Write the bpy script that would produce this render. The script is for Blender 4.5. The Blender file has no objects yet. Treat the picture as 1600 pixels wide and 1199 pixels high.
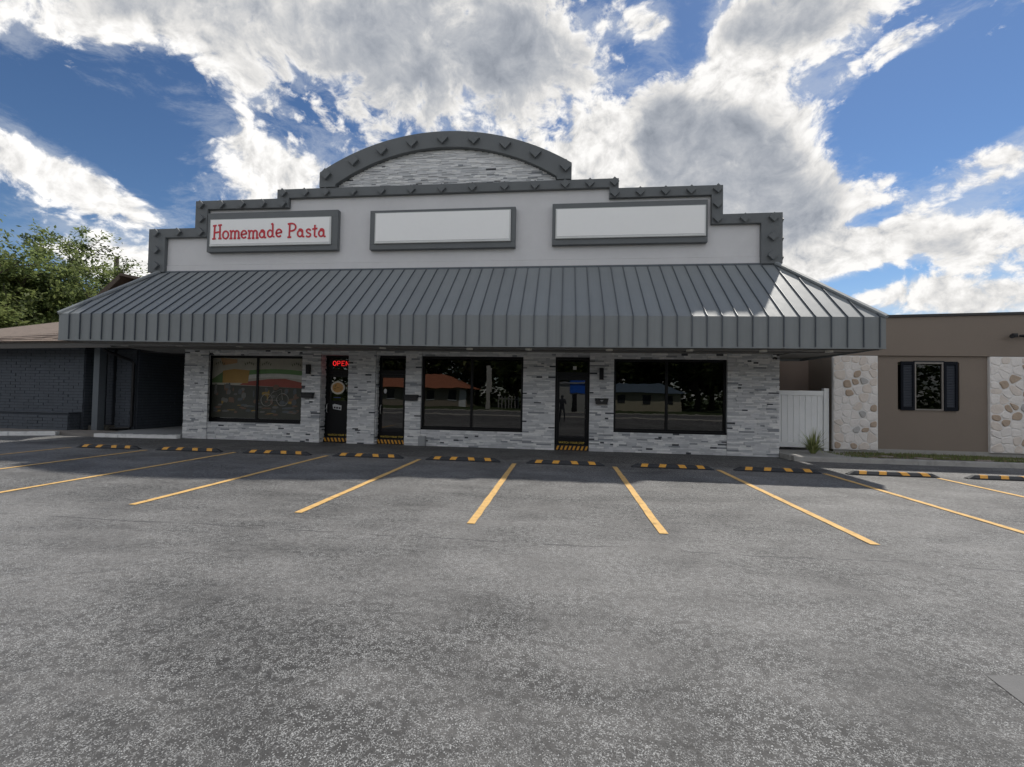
import bpy, bmesh, math, random
from mathutils import Vector, Matrix
from math import pi, sin, cos, radians
random.seed(7)
S = bpy.context.scene
COL = S.collection
# ---------------------------------------------------------------- camera
cam_d = bpy.data.cameras.new('camera'); cam = bpy.data.objects.new('camera', cam_d); COL.objects.link(cam)
cam_d.sensor_width = 36; cam_d.lens = 704.5/1600*36; cam_d.clip_start = .05; cam_d.clip_end = 2000
cam.matrix_world = Matrix(((0.9934453, -0.0155125, 0.1132507, 0), (0.1127846, -0.0281962, -0.9932193, 0),
                           (0.0186006, 0.9994820, -0.0262618, 1.6), (0, 0, 0, 1)))
S.camera = cam
# ---------------------------------------------------------------- light
EL, AZ = radians(53.7), radians(33.9)          # AZ measured from +Y towards +X
sd = Vector((sin(AZ)*cos(EL), cos(AZ)*cos(EL), sin(EL)))
sun_d = bpy.data.lights.new('sun', 'SUN'); sun = bpy.data.objects.new('sun', sun_d); COL.objects.link(sun)
sun_d.energy = 2.05; sun_d.angle = radians(1.3); sun_d.color = (1, .95, .87)
sun.rotation_euler = sd.to_track_quat('Z', 'Y').to_euler(); sun.location = (8, 30, 40)
S.view_settings.view_transform = 'Standard'; S.view_settings.look = 'None'
S.view_settings.exposure = 1.05; S.view_settings.gamma = 1; S.view_settings.use_curve_mapping = False
S.render.engine = 'CYCLES'
S.cycles.max_bounces = 6; S.cycles.diffuse_bounces = 4; S.cycles.transparent_max_bounces = 12
# ---------------------------------------------------------------- node helper
class NT:
    def __init__(s, tree): s.t = tree; s.n = tree.nodes; s.l = tree.links
    def add(s, typ, **k):
        n = s.n.new(typ)
        for a, b in k.items(): setattr(n, a, b)
        return n
    def put(s, sock, v):
        if hasattr(v, 'is_output'): s.l.new(v, sock)
        else: sock.default_value = v
    def m(s, op, a, b=None, c=None, clamp=False):
        n = s.add('ShaderNodeMath', operation=op, use_clamp=clamp)
        for i, v in enumerate((a, b, c)):
            if v is not None: s.put(n.inputs[i], v)
        return n.outputs[0]
    def vm(s, op, a, b=None, out=0, scale=None):
        n = s.add('ShaderNodeVectorMath', operation=op)
        s.put(n.inputs[0], a)
        if b is not None: s.put(n.inputs[1], b)
        if scale is not None: s.put(n.inputs[3], scale)
        return n.outputs[out]
    def noise(s, vec, scale, detail=4, rough=.55, dist=0, out=0):
        n = s.add('ShaderNodeTexNoise'); s.put(n.inputs['Vector'], vec)
        for k, v in (('Scale', scale), ('Detail', detail), ('Roughness', rough), ('Distortion', dist)): s.put(n.inputs[k], v)
        return n.outputs[out]
    def vor(s, vec, scale, feature='F1', out='Distance'):
        n = s.add('ShaderNodeTexVoronoi', feature=feature); s.put(n.inputs['Vector'], vec); s.put(n.inputs['Scale'], scale)
        return n.outputs[out]
    def step(s, x, a, b):                       # smoothstep a..b -> 0..1
        n = s.add('ShaderNodeMapRange', interpolation_type='SMOOTHSTEP')
        s.put(n.inputs[0], x); n.inputs[1].default_value = a; n.inputs[2].default_value = b
        return n.outputs[0]
    def lin(s, x, a, b, c, d):
        n = s.add('ShaderNodeMapRange'); s.put(n.inputs[0], x)
        for i, v in enumerate((a, b, c, d)): n.inputs[1+i].default_value = v
        return n.outputs[0]
    def mix(s, f, a, b, blend='MIX'):
        n = s.add('ShaderNodeMix', data_type='RGBA', blend_type=blend)
        s.put(n.inputs[0], f)
        for sk, v in ((n.inputs[6], a), (n.inputs[7], b)):
            if isinstance(v, (tuple, list)) and len(v) == 3: v = (*v, 1)
            s.put(sk, v)
        return n.outputs[2]
# ---------------------------------------------------------------- sky with clouds
W = bpy.data.worlds.new('World'); S.world = W; W.use_nodes = True
w = NT(W.node_tree); w.n.clear()
sky = w.add('ShaderNodeTexSky', sky_type='NISHITA', sun_disc=False, sun_elevation=EL, sun_rotation=AZ, air_density=1.0, dust_density=.15, ozone_density=2.5)
BG_SKY = .040; CLOUD = 0.40
BLOBS= [[3.002,1.074,-0.232,-2.243,4.835,-6.645,1.1],[5.178,3.577,2.724,-1.537,16.665,-18.958,0.85],[4.627,9.278,-6.573,-19.279,-2.385,-16.936,0.6],[5.184,9.016,-2.78,-9.286,-0.843,-20.051,0.85],[4.999,6.75,-2.743,-15.578,-2.224,-33.857,0.65],[6.253,3.608,1.597,-0.529,6.881,-13.474,1.0],[4.958,-0.688,-1.558,-1.624,4.287,-7.061,1.1],[8.024,-3.007,-0.992,2.309,11.121,-15.035,1.05],[4.268,-3.655,1.487,6.568,1.297,-15.661,0.52],[8.832,-5.129,0.494,3.361,3.934,-19.267,0.8],[5.918,-4.534,-1.03,-0.203,7.253,-33.114,0.85],[9.397,-0.218,-0.474,-0.599,7.825,-15.453,0.75],[26.167,-1.708,-3.416,-2.401,26.359,-31.575,0.7],[13.895,-11.307,2.87,29.194,21.627,-56.137,0.5],[7.157,9.107,-2.921,-9.111,-1.465,-26.892,0.85],[9.065,-3.179,-1.627,-0.353,5.064,-11.862,0.75],[11.547,-8.538,-3.138,-0.588,10.049,-29.503,0.6],[12.799,-13.526,4.762,13.967,2.993,-29.036,0.5],[7.073,8.033,1.336,-4.999,7.875,-20.88,-0.6],[7.044,7.317,-1.06,-6.516,3.733,-17.529,-0.55],[6.772,-4.771,-0.486,3.664,6.854,-16.245,-1.0],[14.07,-9.561,3.002,17.839,9.249,-54.143,-0.7],[8.16,-5.095,2.598,15.793,1.829,-46.015,-0.7],[12.315,-3.21,1.783,4.532,9.47,-14.246,-0.55],[20.313,4.182,-5.999,-5.77,8.327,-13.731,-0.45],[13.459,9.636,-1.826,-11.909,10.837,-30.608,-0.35],[33.669,-11.111,2.77,5.711,12.775,-18.179,-0.4],[13.891,21.0,-5.851,-16.825,-2.708,-49.663,-0.3],[13.389,15.416,4.57,-11.344,25.463,-52.666,-0.3]]
GREYS= [[4.379,1.847,0.058,-2.443,6.07,-8.841,1.1],[5.798,0.658,0.109,-0.657,7.348,-9.468,0.8],[6.464,-0.507,-3.037,-3.408,4.989,-8.085,1.15],[8.566,-3.01,-1.305,2.301,15.289,-20.16,1.0],[10.04,-3.566,-1.753,-0.388,5.696,-13.808,0.8],[7.417,5.092,3.906,-3.233,34.987,-39.47,0.5],[13.59,-9.201,-3.097,-0.533,9.97,-31.962,0.5],[6.746,3.916,-0.917,-6.97,7.946,-17.342,0.6],[11.295,0.109,-4.79,-6.735,10.824,-15.637,0.5],[7.423,-5.654,-1.145,-0.183,9.757,-49.362,0.35]]
tc = w.add('ShaderNodeTexCoord').outputs['Generated']
D = w.vm('NORMALIZE', tc)
sx = w.add('ShaderNodeSeparateXYZ'); w.put(sx.inputs[0], D)
def blobsum(lst):
    tot = None
    for b in lst:
        u = w.vm('DOT_PRODUCT', D, tuple(b[0:3]), out=1); v = w.vm('DOT_PRODUCT', D, tuple(b[3:6]), out=1)
        r2 = w.m('MULTIPLY_ADD', u, u, w.m('MULTIPLY', v, v))
        e = w.m('EXPONENT', w.m('MULTIPLY', w.m('POWER', r2, 1.35), -.7))
        tot = w.m('MULTIPLY_ADD', e, b[6], 0.0 if tot is None else tot)
    return tot
den = w.m('ADD', w.m('MAXIMUM', sx.outputs[2], 0.0), .50)
P = w.add('ShaderNodeCombineXYZ')
w.put(P.inputs[0], w.m('DIVIDE', sx.outputs[0], den)); w.put(P.inputs[1], w.m('DIVIDE', sx.outputs[1], den)); w.put(P.inputs[2], w.m('MULTIPLY', sx.outputs[2], 1.5))
P = w.vm('MULTIPLY', D, (1.75, 1.75, 2.1))
warp = w.vm('SCALE', w.vm('SUBTRACT', w.noise(P, 3.6, 3, .5, out=1), (.5, .5, .5)), scale=.16)
PW = w.vm('ADD', P, warp)
def dens(off):
    q = w.vm('ADD', PW, off)
    a = w.noise(q, 4.2, 9, .60); b = w.noise(q, 15, 7, .62)
    bill = w.vor(w.vm('ADD', q, warp), 17.0)
    return w.m('ADD', w.m('ADD', w.m('MULTIPLY', w.m('SUBTRACT', a, .5), 2.3), w.m('MULTIPLY', w.m('SUBTRACT', b, .5), 2.05)),
               w.m('MULTIPLY', w.m('SUBTRACT', .42, bill), .35))
behind = w.m('MULTIPLY', w.step(w.m('MULTIPLY', sx.outputs[1], -1.0), -.30, .25), .62)  # unseen cloud cover behind the camera, added to lift the ambient fill
bs = blobsum(BLOBS)
mask = w.m('ADD', w.m('MINIMUM', w.m('MULTIPLY', bs, 1.32), 1.3), behind)
d0 = w.m('ADD', mask, dens((0, 0, 0)))
d1 = w.m('ADD', mask, dens((sd.x*.03, sd.y*.03, sd.z*.03)))
cov = w.step(d0, .34, .82)
relief = w.m('MULTIPLY', w.m('SUBTRACT', d0, d1), .65)
thick = w.m('MULTIPLY', w.step(d0, .9, 2.1), .22)
gs = w.m('ADD', blobsum(GREYS), w.m('MULTIPLY', w.m('SUBTRACT', w.noise(PW, 4.6, 5, .55), .5), 1.5))
grey = w.m('MULTIPLY', w.step(gs, .15, 1.0), w.step(d0, .45, 1.15))
relief = w.m('MULTIPLY', relief, w.m('SUBTRACT', 1.0, w.m('MULTIPLY', grey, .62)))
lum = w.m('ADD', w.m('SUBTRACT', w.m('SUBTRACT', 1.10, thick), w.m('MULTIPLY', grey, .43)), relief)
lum = w.m('MINIMUM', w.m('MAXIMUM', lum, .30), 1.22)
front = w.m('MULTIPLY_ADD', w.step(w.m('MULTIPLY', w.vm('DOT_PRODUCT', D, tuple(sd), out=1), -1.0), -.75, .6), .45, 1.0)     # clouds opposite the sun made brighter, a gain added to raise ambient fill
lum = w.m('MULTIPLY', lum, front)
tint = w.mix(w.step(lum, .35, 1.0), (.78, .86, 1.0), (1.0, .985, .965))
cl = w.mix(1.0, tint, (CLOUD, CLOUD, CLOUD), 'MULTIPLY')
clv = w.vm('MULTIPLY', cl, (1, 1, 1)); clv = w.vm('SCALE', clv, scale=w.m('MULTIPLY', lum, 1.0))
gm = w.add('ShaderNodeGamma'); w.put(gm.inputs[0], w.vm('SCALE', w.vm('MULTIPLY', sky.outputs[0], (.86, .92, .95)), scale=.13)); gm.inputs[1].default_value = 1.25
skc = w.vm('SCALE', gm.outputs[0], scale=BG_SKY/.13*1.25)
haze = w.m('MULTIPLY', w.step(w.m('MULTIPLY', sx.outputs[2], -1.0), -.30, .0), .25)
skc = w.mix(haze, skc, (CLOUD*.85, CLOUD*.92, CLOUD))
veil = w.m('MULTIPLY', w.step(w.m('ADD', w.m('ADD', mask, .12), w.m('MULTIPLY', w.m('SUBTRACT', w.noise(w.vm('MULTIPLY', PW, (1.0, 1.0, 2.0)), 6.5, 9, .68), .5), 3.0)), .15, 1.15), .42)
skc = w.mix(veil, skc, (CLOUD*.80, CLOUD*.85, CLOUD*.92))
fin = w.mix(cov, skc, clv)
bg = w.add('ShaderNodeBackground'); w.put(bg.inputs[0], fin); bg.inputs[1].default_value = 1.0
wo = w.add('ShaderNodeOutputWorld'); w.l.new(bg.outputs[0], wo.inputs[0])
W.cycles.sampling_method = 'MANUAL'; W.cycles.sample_map_resolution = 512
# ---------------------------------------------------------------- materials
MATS = {}
def pos(n): return n.add('ShaderNodeNewGeometry').outputs['Position']
def mat(name, color, rough=.7, var=.12, scale=2.0, bump=0.0, bscale=40, metal=0.0, spec=.5, grime=0.0, gscale=1.2, emit=None, obj=False, stretch=None):
    if name in MATS: return MATS[name]
    M = bpy.data.materials.new(name); M.use_nodes = True; n = NT(M.node_tree)
    b = n.n['Principled BSDF']; p = n.add('ShaderNodeTexCoord').outputs['Object'] if obj else pos(n)
    if stretch: p = n.vm('MULTIPLY', p, stretch)
    f = n.noise(p, scale, 6, .6); f2 = n.noise(p, scale*7.3, 4, .6)
    k = n.m('ADD', n.m('MULTIPLY', n.m('SUBTRACT', f, .5), var*2.2), n.m('MULTIPLY', n.m('SUBTRACT', f2, .5), var))
    c = n.mix(1.0, (*color, 1), n.vm('SCALE', (1, 1, 1), scale=n.m('ADD', 1.0, k)), 'MULTIPLY')
    if grime:
        g = n.step(n.noise(p, gscale, 7, .7), .48, .75)
        c = n.mix(n.m('MULTIPLY', g, grime), c, tuple(x*.35 for x in color))
    n.put(b.inputs['Base Color'], c)
    n.put(b.inputs['Roughness'], n.m('ADD', rough, n.m('MULTIPLY', n.m('SUBTRACT', f2, .5), .12), clamp=True))
    b.inputs['Metallic'].default_value = metal; b.inputs['Specular IOR Level'].default_value = spec
    if bump:
        bp = n.add('ShaderNodeBump'); bp.inputs['Strength'].default_value = 1.0; bp.inputs['Distance'].default_value = bump
        n.put(bp.inputs['Height'], n.noise(p, bscale, 5, .6)); n.l.new(bp.outputs[0], b.inputs['Normal'])
    if emit:
        b.inputs['Emission Color'].default_value = (*emit[:3], 1); b.inputs['Emission Strength'].default_value = emit[3]
    MATS[name] = M; return M

def asphalt(name, dark=1.0, worn=1.0):
    M = bpy.data.materials.new(name); M.use_nodes = True; n = NT(M.node_tree); b = n.n['Principled BSDF']; p = pos(n)
    big = n.noise(p, .33, 6, .62, .6); mid = n.noise(n.vm('MULTIPLY', p, (.6, 1.5, 1)), 1.1, 7, .68, .3); fine = n.noise(p, 9, 5, .7)
    t = n.m('ADD', n.m('ADD', n.m('MULTIPLY', big, .42), n.m('MULTIPLY', mid, .42)), n.m('MULTIPLY', fine, .16))
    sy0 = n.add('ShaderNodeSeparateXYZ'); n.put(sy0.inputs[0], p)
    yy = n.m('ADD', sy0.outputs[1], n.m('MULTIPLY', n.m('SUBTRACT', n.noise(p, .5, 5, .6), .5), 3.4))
    sheen_strip = n.m('MULTIPLY', n.step(yy, 2.2, 4.0), n.m('SUBTRACT', 1.0, n.m('MULTIPLY', n.step(yy, 4.9, 6.6), .62)))        # paler strip just behind the bays: sunlit sheen painted into the asphalt colour
    t = n.m('ADD', t, n.m('MULTIPLY', n.m('SUBTRACT', sheen_strip, .46), .075))
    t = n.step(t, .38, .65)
    a = .050*dark; c = .050*dark + .128*worn*dark
    col = n.mix(t, (a*1.02, a, a*.985), (c*1.03, c*1.005, c*.975))
    # pale aggregate chips, short binder squiggles, dark pits
    warp = n.vm('ADD', p, n.vm('SCALE', n.noise(p, 30, 2, .5, out=1), scale=.03))
    v = n.add('ShaderNodeTexVoronoi'); n.put(v.inputs['Vector'], warp); v.inputs['Scale'].default_value = 84
    sep = n.add('ShaderNodeSeparateColor'); n.l.new(v.outputs['Color'], sep.inputs[0])
    chip = n.m('MULTIPLY', n.m('SUBTRACT', 1.0, n.step(v.outputs['Distance'], .25, .40)), n.step(sep.outputs[0], .44, .54))
    rid = n.m('ABSOLUTE', n.m('SUBTRACT', n.noise(p, 58, 2, .5, .4), .5))
    sq = n.m('MULTIPLY', n.m('SUBTRACT', 1.0, n.step(rid, .012, .040)), n.step(n.noise(p, 17, 2, .5), .40, .52))
    gate = n.step(n.noise(p, 1.3, 4, .6), .30, .62)
    light = n.m('MULTIPLY', n.m('MAXIMUM', chip, n.m('MULTIPLY', sq, .75)), n.m('MULTIPLY_ADD', gate, .5, .42))
    col = n.mix(light, col, (.43, .435, .43))
    pit = n.m('SUBTRACT', 1.0, n.step(n.vor(p, 80), .10, .26))
    col = n.mix(n.m('MULTIPLY', pit, .55), col, (.035, .037, .04))
    sy = n.add('ShaderNodeSeparateXYZ'); n.put(sy.inputs[0], p)
    # laying joint of the paver, running along the row of bays
    j = n.m('ABSOLUTE', n.m('ADD', n.m('SUBTRACT', sy.outputs[1], 4.95), n.m('MULTIPLY', n.m('SUBTRACT', n.noise(p, .8, 5, .6), .5), .35)))
    j = n.m('MULTIPLY', n.m('SUBTRACT', 1.0, n.step(j, .006, .022)), n.step(n.noise(p, 1.6, 3), .42, .55))
    col = n.mix(n.m('MULTIPLY', j, .6), col, (.03, .03, .033))
    ce = n.vor(n.vm('ADD', p, n.vm('SCALE', n.noise(p, 1.2, 5, .6, out=1), scale=1.1)), .42, 'DISTANCE_TO_EDGE')
    ck = n.m('MULTIPLY', n.m('SUBTRACT', 1.0, n.step(ce, .0015, .006)), n.step(n.noise(p, .55, 3), .50, .60))
    col = n.mix(n.m('MULTIPLY', ck, .30), col, (.02, .02, .022))
    # oil drips under parked cars
    oil = n.step(n.noise(n.vm('MULTIPLY', p, (1, 1, 1)), 1.9, 5, .75), .66, .78)
    col = n.mix(n.m('MULTIPLY', oil, .35), col, (.04, .04, .043))
    n.put(b.inputs['Base Color'], col)
    n.put(b.inputs['Roughness'], n.lin(fine, .3, .7, .60, .82)); b.inputs['Specular IOR Level'].default_value = .45
    bp = n.add('ShaderNodeBump'); bp.inputs['Distance'].default_value = .006; bp.inputs['Strength'].default_value = .8
    n.put(bp.inputs['Height'], n.m('ADD', n.m('MULTIPLY', chip, .7), n.m('ADD', n.noise(p, 55, 4, .7), n.m('MULTIPLY', pit, -.8))))
    n.l.new(bp.outputs[0], b.inputs['Normal'])
    return M
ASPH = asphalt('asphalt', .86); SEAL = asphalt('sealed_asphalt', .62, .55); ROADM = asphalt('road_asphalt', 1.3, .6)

def glass_mat(name, tint, ior=1.75):
    M = bpy.data.materials.new(name); M.use_nodes = True; n = NT(M.node_tree); n.n.clear()
    g = n.add('ShaderNodeBsdfGlossy'); g.inputs['Roughness'].default_value = .004; g.inputs['Color'].default_value = (1, 1, 1, 1)
    t = n.add('ShaderNodeBsdfTransparent'); t.inputs['Color'].default_value = (*tint, 1)
    f = n.add('ShaderNodeFresnel'); f.inputs['IOR'].default_value = ior
    bp = n.add('ShaderNodeBump'); bp.inputs['Distance'].default_value = .004; bp.inputs['Strength'].default_value = .25
    n.put(bp.inputs['Height'], n.noise(pos(n), 1.4, 2, .5)); n.l.new(bp.outputs[0], g.inputs['Normal'])
    mx = n.add('ShaderNodeMixShader'); n.l.new(f.outputs[0], mx.inputs[0]); n.l.new(t.outputs[0], mx.inputs[1]); n.l.new(g.outputs[0], mx.inputs[2])
    o = n.add('ShaderNodeOutputMaterial'); n.l.new(mx.outputs[0], o.inputs[0]); return M
GLASS = glass_mat('tinted_glass', (.16, .17, .17)); GLASSP = glass_mat('clear_glass', (.75, .77, .76), 1.55); GLASSD = glass_mat('plain_glass', (.16, .17, .17), 1.42)

def leaf_mat(name, color):
    M = bpy.data.materials.new(name); M.use_nodes = True; n = NT(M.node_tree); b = n.n['Principled BSDF']
    c = n.mix(n.noise(pos(n), 1.2, 4, .6), tuple(x*.6 for x in color), tuple(x*1.45 for x in color))
    n.put(b.inputs['Base Color'], c); b.inputs['Roughness'].default_value = .55; b.inputs['Specular IOR Level'].default_value = .35
    t = n.add('ShaderNodeBsdfTranslucent'); n.put(t.inputs[0], c)
    mx = n.add('ShaderNodeMixShader'); mx.inputs[0].default_value = .55
    n.l.new(b.outputs[0], mx.inputs[1]); n.l.new(t.outputs[0], mx.inputs[2]); n.l.new(mx.outputs[0], n.n['Material Output'].inputs[0])
    return M

def stone_mat(name, color, var=.25):
    return mat(name, color, .72, var, 5.5, .006, 34, stretch=(1, 1, 3.2))
STONES = [stone_mat('stone_pale', (.62, .625, .635)), stone_mat('stone_white', (.76, .76, .755)), stone_mat('stone_mid', (.50, .51, .525)),
          stone_mat('stone_slate', (.28, .295, .315)), stone_mat('stone_dark', (.065, .07, .08))]
SW = [42, 24, 26, 5, 3]
METAL = mat('grey_standing_seam_metal', (.208, .225, .232), .60, .07, .9, .0015, 3, metal=0, spec=.55, grime=.08)
METALD = mat('grey_seam_edge', (.088, .102, .118), .45, .08, 2, metal=.2)
def vary_by_object(M, amt):
    n = NT(M.node_tree); b = n.n['Principled BSDF']; src = b.inputs['Base Color'].links[0].from_socket
    rnd = n.add('ShaderNodeObjectInfo').outputs['Random']
    st = n.noise(n.vm('MULTIPLY', pos(n), (9, .8, .35)), 1.6, 5, .65)
    k = n.m('ADD', n.m('MULTIPLY_ADD', n.m('SUBTRACT', rnd, .5), amt, 1.0), n.m('MULTIPLY', n.m('SUBTRACT', st, .5), .22))
    n.put(b.inputs['Base Color'], n.mix(1.0, src, n.vm('SCALE', (1, 1, 1), scale=k), 'MULTIPLY'))
vary_by_object(METAL, .12)
TRIM = mat('dark_grey_trim_paint', (.128, .138, .144), .62, .08, 1.5, .002, 60, grime=.12)
STUCCO = mat('pale_grey_stucco', (.66, .655, .665), .92, .07, .8, .006, 90, grime=.10, gscale=.7)
BLACK = mat('black_aluminium', (.004, .0045, .006), .45, .1, 3, spec=.25)
BLACKP = mat('black_plastic', (.007, .007, .009), .5, .1, 6)
WHITEP = mat('white_sign_face', (.90, .90, .89), .38, .03, 1.2, grime=.05)
WHITEE = mat('white_sign_edge', (.66, .67, .66), .5, .08, 3, grime=.2)
RED = mat('red_sign_letters', (.55, .015, .03), .4, .08, 4)
SOFF = mat('soffit_paint', (.28, .27, .255), .8, .1, 1.2, grime=.25)
DARKIN = mat('dim_interior_paint', (.10, .095, .09), .9, .1, 1)
ROOFM = mat('roof_membrane', (.3, .3, .3), .9)
YEL = mat('yellow_marking_paint', (.66, .415, .15), .8, .25, 7, .004, 60, grime=.75, gscale=9)
YSTOP = mat('yellow_reflective_panel', (.60, .29, .03), .5, .2, 12, grime=.35, gscale=9)
RUB = mat('black_rubber', (.022, .024, .028), .7, .2, 9, .004, 60)
CONC = mat('concrete', (.34, .33, .31), .9, .15, 2.2, .005, 40, grime=.5, gscale=2.6)
WCURB = mat('chipped_white_curb_paint', (.78, .78, .77), .85, .12, 4, .01, 25, grime=.55, gscale=3.4)
BRICKP = mat('slate_painted_brick', (.066, .077, .095), .72, .22, 2.4, .006, 55)
MORTP = mat('slate_painted_mortar', (.033, .039, .050), .85, .15, 5)
BRN = mat('brown_stucco', (.225, .185, .152), .92, .06, .7, .004, 110, grime=.12, gscale=.6)
COPE = mat('black_coping', (.03, .028, .028), .6)
SHING = mat('brown_shingle', (.22, .175, .145), .95, .25, 6, .01, 50)
VINYL = mat('white_vinyl', (.84, .85, .85), .42, .04, 1.5, grime=.07)
SHUT = mat('navy_shutter_paint', (.006, .008, .013), .7, .1, 4, spec=.15)
FLW = [mat('flagstone_white', (.76, .72, .685), .85, .14, 4, .012, 18), mat('flagstone_cream', (.68, .61, .55), .85, .16, 5, .012, 18), mat('flagstone_tan', (.44, .345, .265), .8, .18, 6, .012, 18), mat('flagstone_grey', (.45, .44, .43), .85, .16, 5, .012, 18)]
MORTW = mat('white_mortar', (.74, .72, .70), .95, .12, 8, .01, 40)
GRASSM = mat('lawn', (.05, .075, .022), .95, .35, 1.5, .03, 30)
SOIL = mat('mulch_soil', (.10, .085, .062), .95, .4, 9, .02, 30)
BARK = mat('bark', (.09, .07, .055), .9, .25, 8, .02, 20)
LEAF = [leaf_mat('leaf_green', (.19, .225, .08)), leaf_mat('leaf_light', (.215, .27, .10)), leaf_mat('leaf_dark', (.080, .105, .040))]
TERRA = mat('terracotta_roof', (.36, .13, .07), .85, .2, 3)
GREY = mat('grey_enamel', (.30, .31, .32), .5, .08, 4)
STEEL = mat('brushed_steel', (.5, .5, .5), .3, .1, 8, metal=.9)
LAMPM = mat('lamp_lens', (.75, .74, .68), .4, .05, 4)
# ---------------------------------------------------------------- mesh building
class MB:
    def __init__(s): s.v = []; s.f = []; s.m = []
    def box(s, x0, x1, y0, y1, z0, z1, mi=0):
        i = len(s.v)
        s.v += [(x, y, z) for z in (z0, z1) for x, y in ((x0, y0), (x1, y0), (x1, y1), (x0, y1))]
        s.f += [(i, i+3, i+2, i+1), (i+4, i+5, i+6, i+7), (i, i+1, i+5, i+4), (i+1, i+2, i+6, i+5), (i+2, i+3, i+7, i+6), (i+3, i, i+4, i+7)]
        s.m += [mi]*6; return s
    def prism(s, pts, a0, a1, axis='y', mi=0):    # outline pts extruded along an axis: 'y' -> (x,z), 'z' -> (x,y), 'x' -> (y,z)
        def P(p, a): return (p[0], a, p[1]) if axis == 'y' else ((p[0], p[1], a) if axis == 'z' else (a, p[0], p[1]))
        n = len(pts); i = len(s.v)
        ar = sum(pts[k][0]*pts[(k+1) % n][1]-pts[(k+1) % n][0]*pts[k][1] for k in range(n))
        if ar < 0: pts = pts[::-1]
        s.v += [P(p, a0) for p in pts] + [P(p, a1) for p in pts]
        fr = tuple(range(i, i+n)); bk = tuple(range(i+2*n-1, i+n-1, -1))
        sides = [(i+(k+1) % n, i+k, i+n+k, i+n+(k+1) % n) for k in range(n)]
        s.f += [fr, bk] + sides
        s.m += [mi]*(n+2)
        return s
    def quad(s, *p, mi=0):
        i = len(s.v); s.v += [tuple(q) for q in p]; s.f.append(tuple(range(i, i+len(p)))); s.m.append(mi); return s
    def tube(s, pts, r, n=8, mi=0, caps=True):
        pts = [Vector(p) for p in pts]; rs = r if isinstance(r, (list, tuple)) else [r]*len(pts); i = len(s.v)
        for k, p in enumerate(pts):
            t = (pts[min(k+1, len(pts)-1)]-pts[max(k-1, 0)]).normalized()
            a = t.cross(Vector((0, 0, 1)) if abs(t.z) < .95 else Vector((1, 0, 0))).normalized(); b = t.cross(a)
            s.v += [tuple(p + (a*cos(2*pi*j/n)+b*sin(2*pi*j/n))*rs[k]) for j in range(n)]
        for k in range(len(pts)-1):
            for j in range(n):
                s.f.append((i+k*n+j, i+k*n+(j+1) % n, i+(k+1)*n+(j+1) % n, i+(k+1)*n+j)); s.m.append(mi)
        if caps:
            s.f += [tuple(range(i, i+n))[::-1], tuple(range(i+(len(pts)-1)*n, i+len(pts)*n))]; s.m += [mi, mi]
        return s
    def mesh(s, name, mats):
        me = bpy.data.meshes.new(name); me.from_pydata(s.v, [], s.f)
        for m in (mats if isinstance(mats, (list, tuple)) else [mats]): me.materials.append(m)
        me.polygons.foreach_set('material_index', s.m); me.update()
        bm = bmesh.new(); bm.from_mesh(me); bmesh.ops.recalc_face_normals(bm, faces=bm.faces); bm.to_mesh(me); bm.free()
        return me
WM = {}
def link(name, me, parent=None, mw=None):
    o = bpy.data.objects.new(name, me); COL.objects.link(o); mw = mw or Matrix.Identity(4)
    if parent:
        o.parent = parent; o.matrix_parent_inverse = WM[parent.name].inverted()
    o.matrix_basis = mw; WM[o.name] = mw.copy(); return o
def part(name, mb, mats, parent, label=None, stuff=False, bevel=0, smooth=False):
    o = link(name, mb.mesh(name, mats), parent)
    if label: o['label'] = label
    if stuff: o['kind'] = 'stuff'
    if bevel:
        b = o.modifiers.new('edge', 'BEVEL'); b.width = bevel; b.segments = 2; b.limit_method = 'ANGLE'; b.angle_limit = radians(35)
    if smooth: o.data.polygons.foreach_set('use_smooth', [True]*len(o.data.polygons))
    return o
def thing(name, label, cat, loc=(0, 0, 0), group=None, kind=None):
    o = link(name, None, None, Matrix.Translation(loc)); o.empty_display_size = .3
    tag(o, label, cat, group, kind); return o
def tag(o, label=None, cat=None, group=None, kind=None):
    for k, v in (('label', label), ('category', cat), ('group', group), ('kind', kind)):
        if v: o[k] = v
    return o
def struct(name, mb, mats, label=None):
    o = link(name, mb.mesh(name, mats)); o['kind'] = 'structure'
    if label: o['label'] = label
    return o
CUBES = {}
def cube(name, m, parent, cx, cy, cz, sx_, sy_, sz_, rot=None):
    k = (name, m.name)
    if k not in CUBES: CUBES[k] = MB().box(-.5, .5, -.5, .5, -.5, .5).mesh(name, m)
    mw = Matrix.Translation((cx, cy, cz)) @ (rot or Matrix.Identity(4)) @ Matrix.Diagonal((sx_, sy_, sz_, 1))
    return link(name, CUBES[k], parent, mw)
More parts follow.
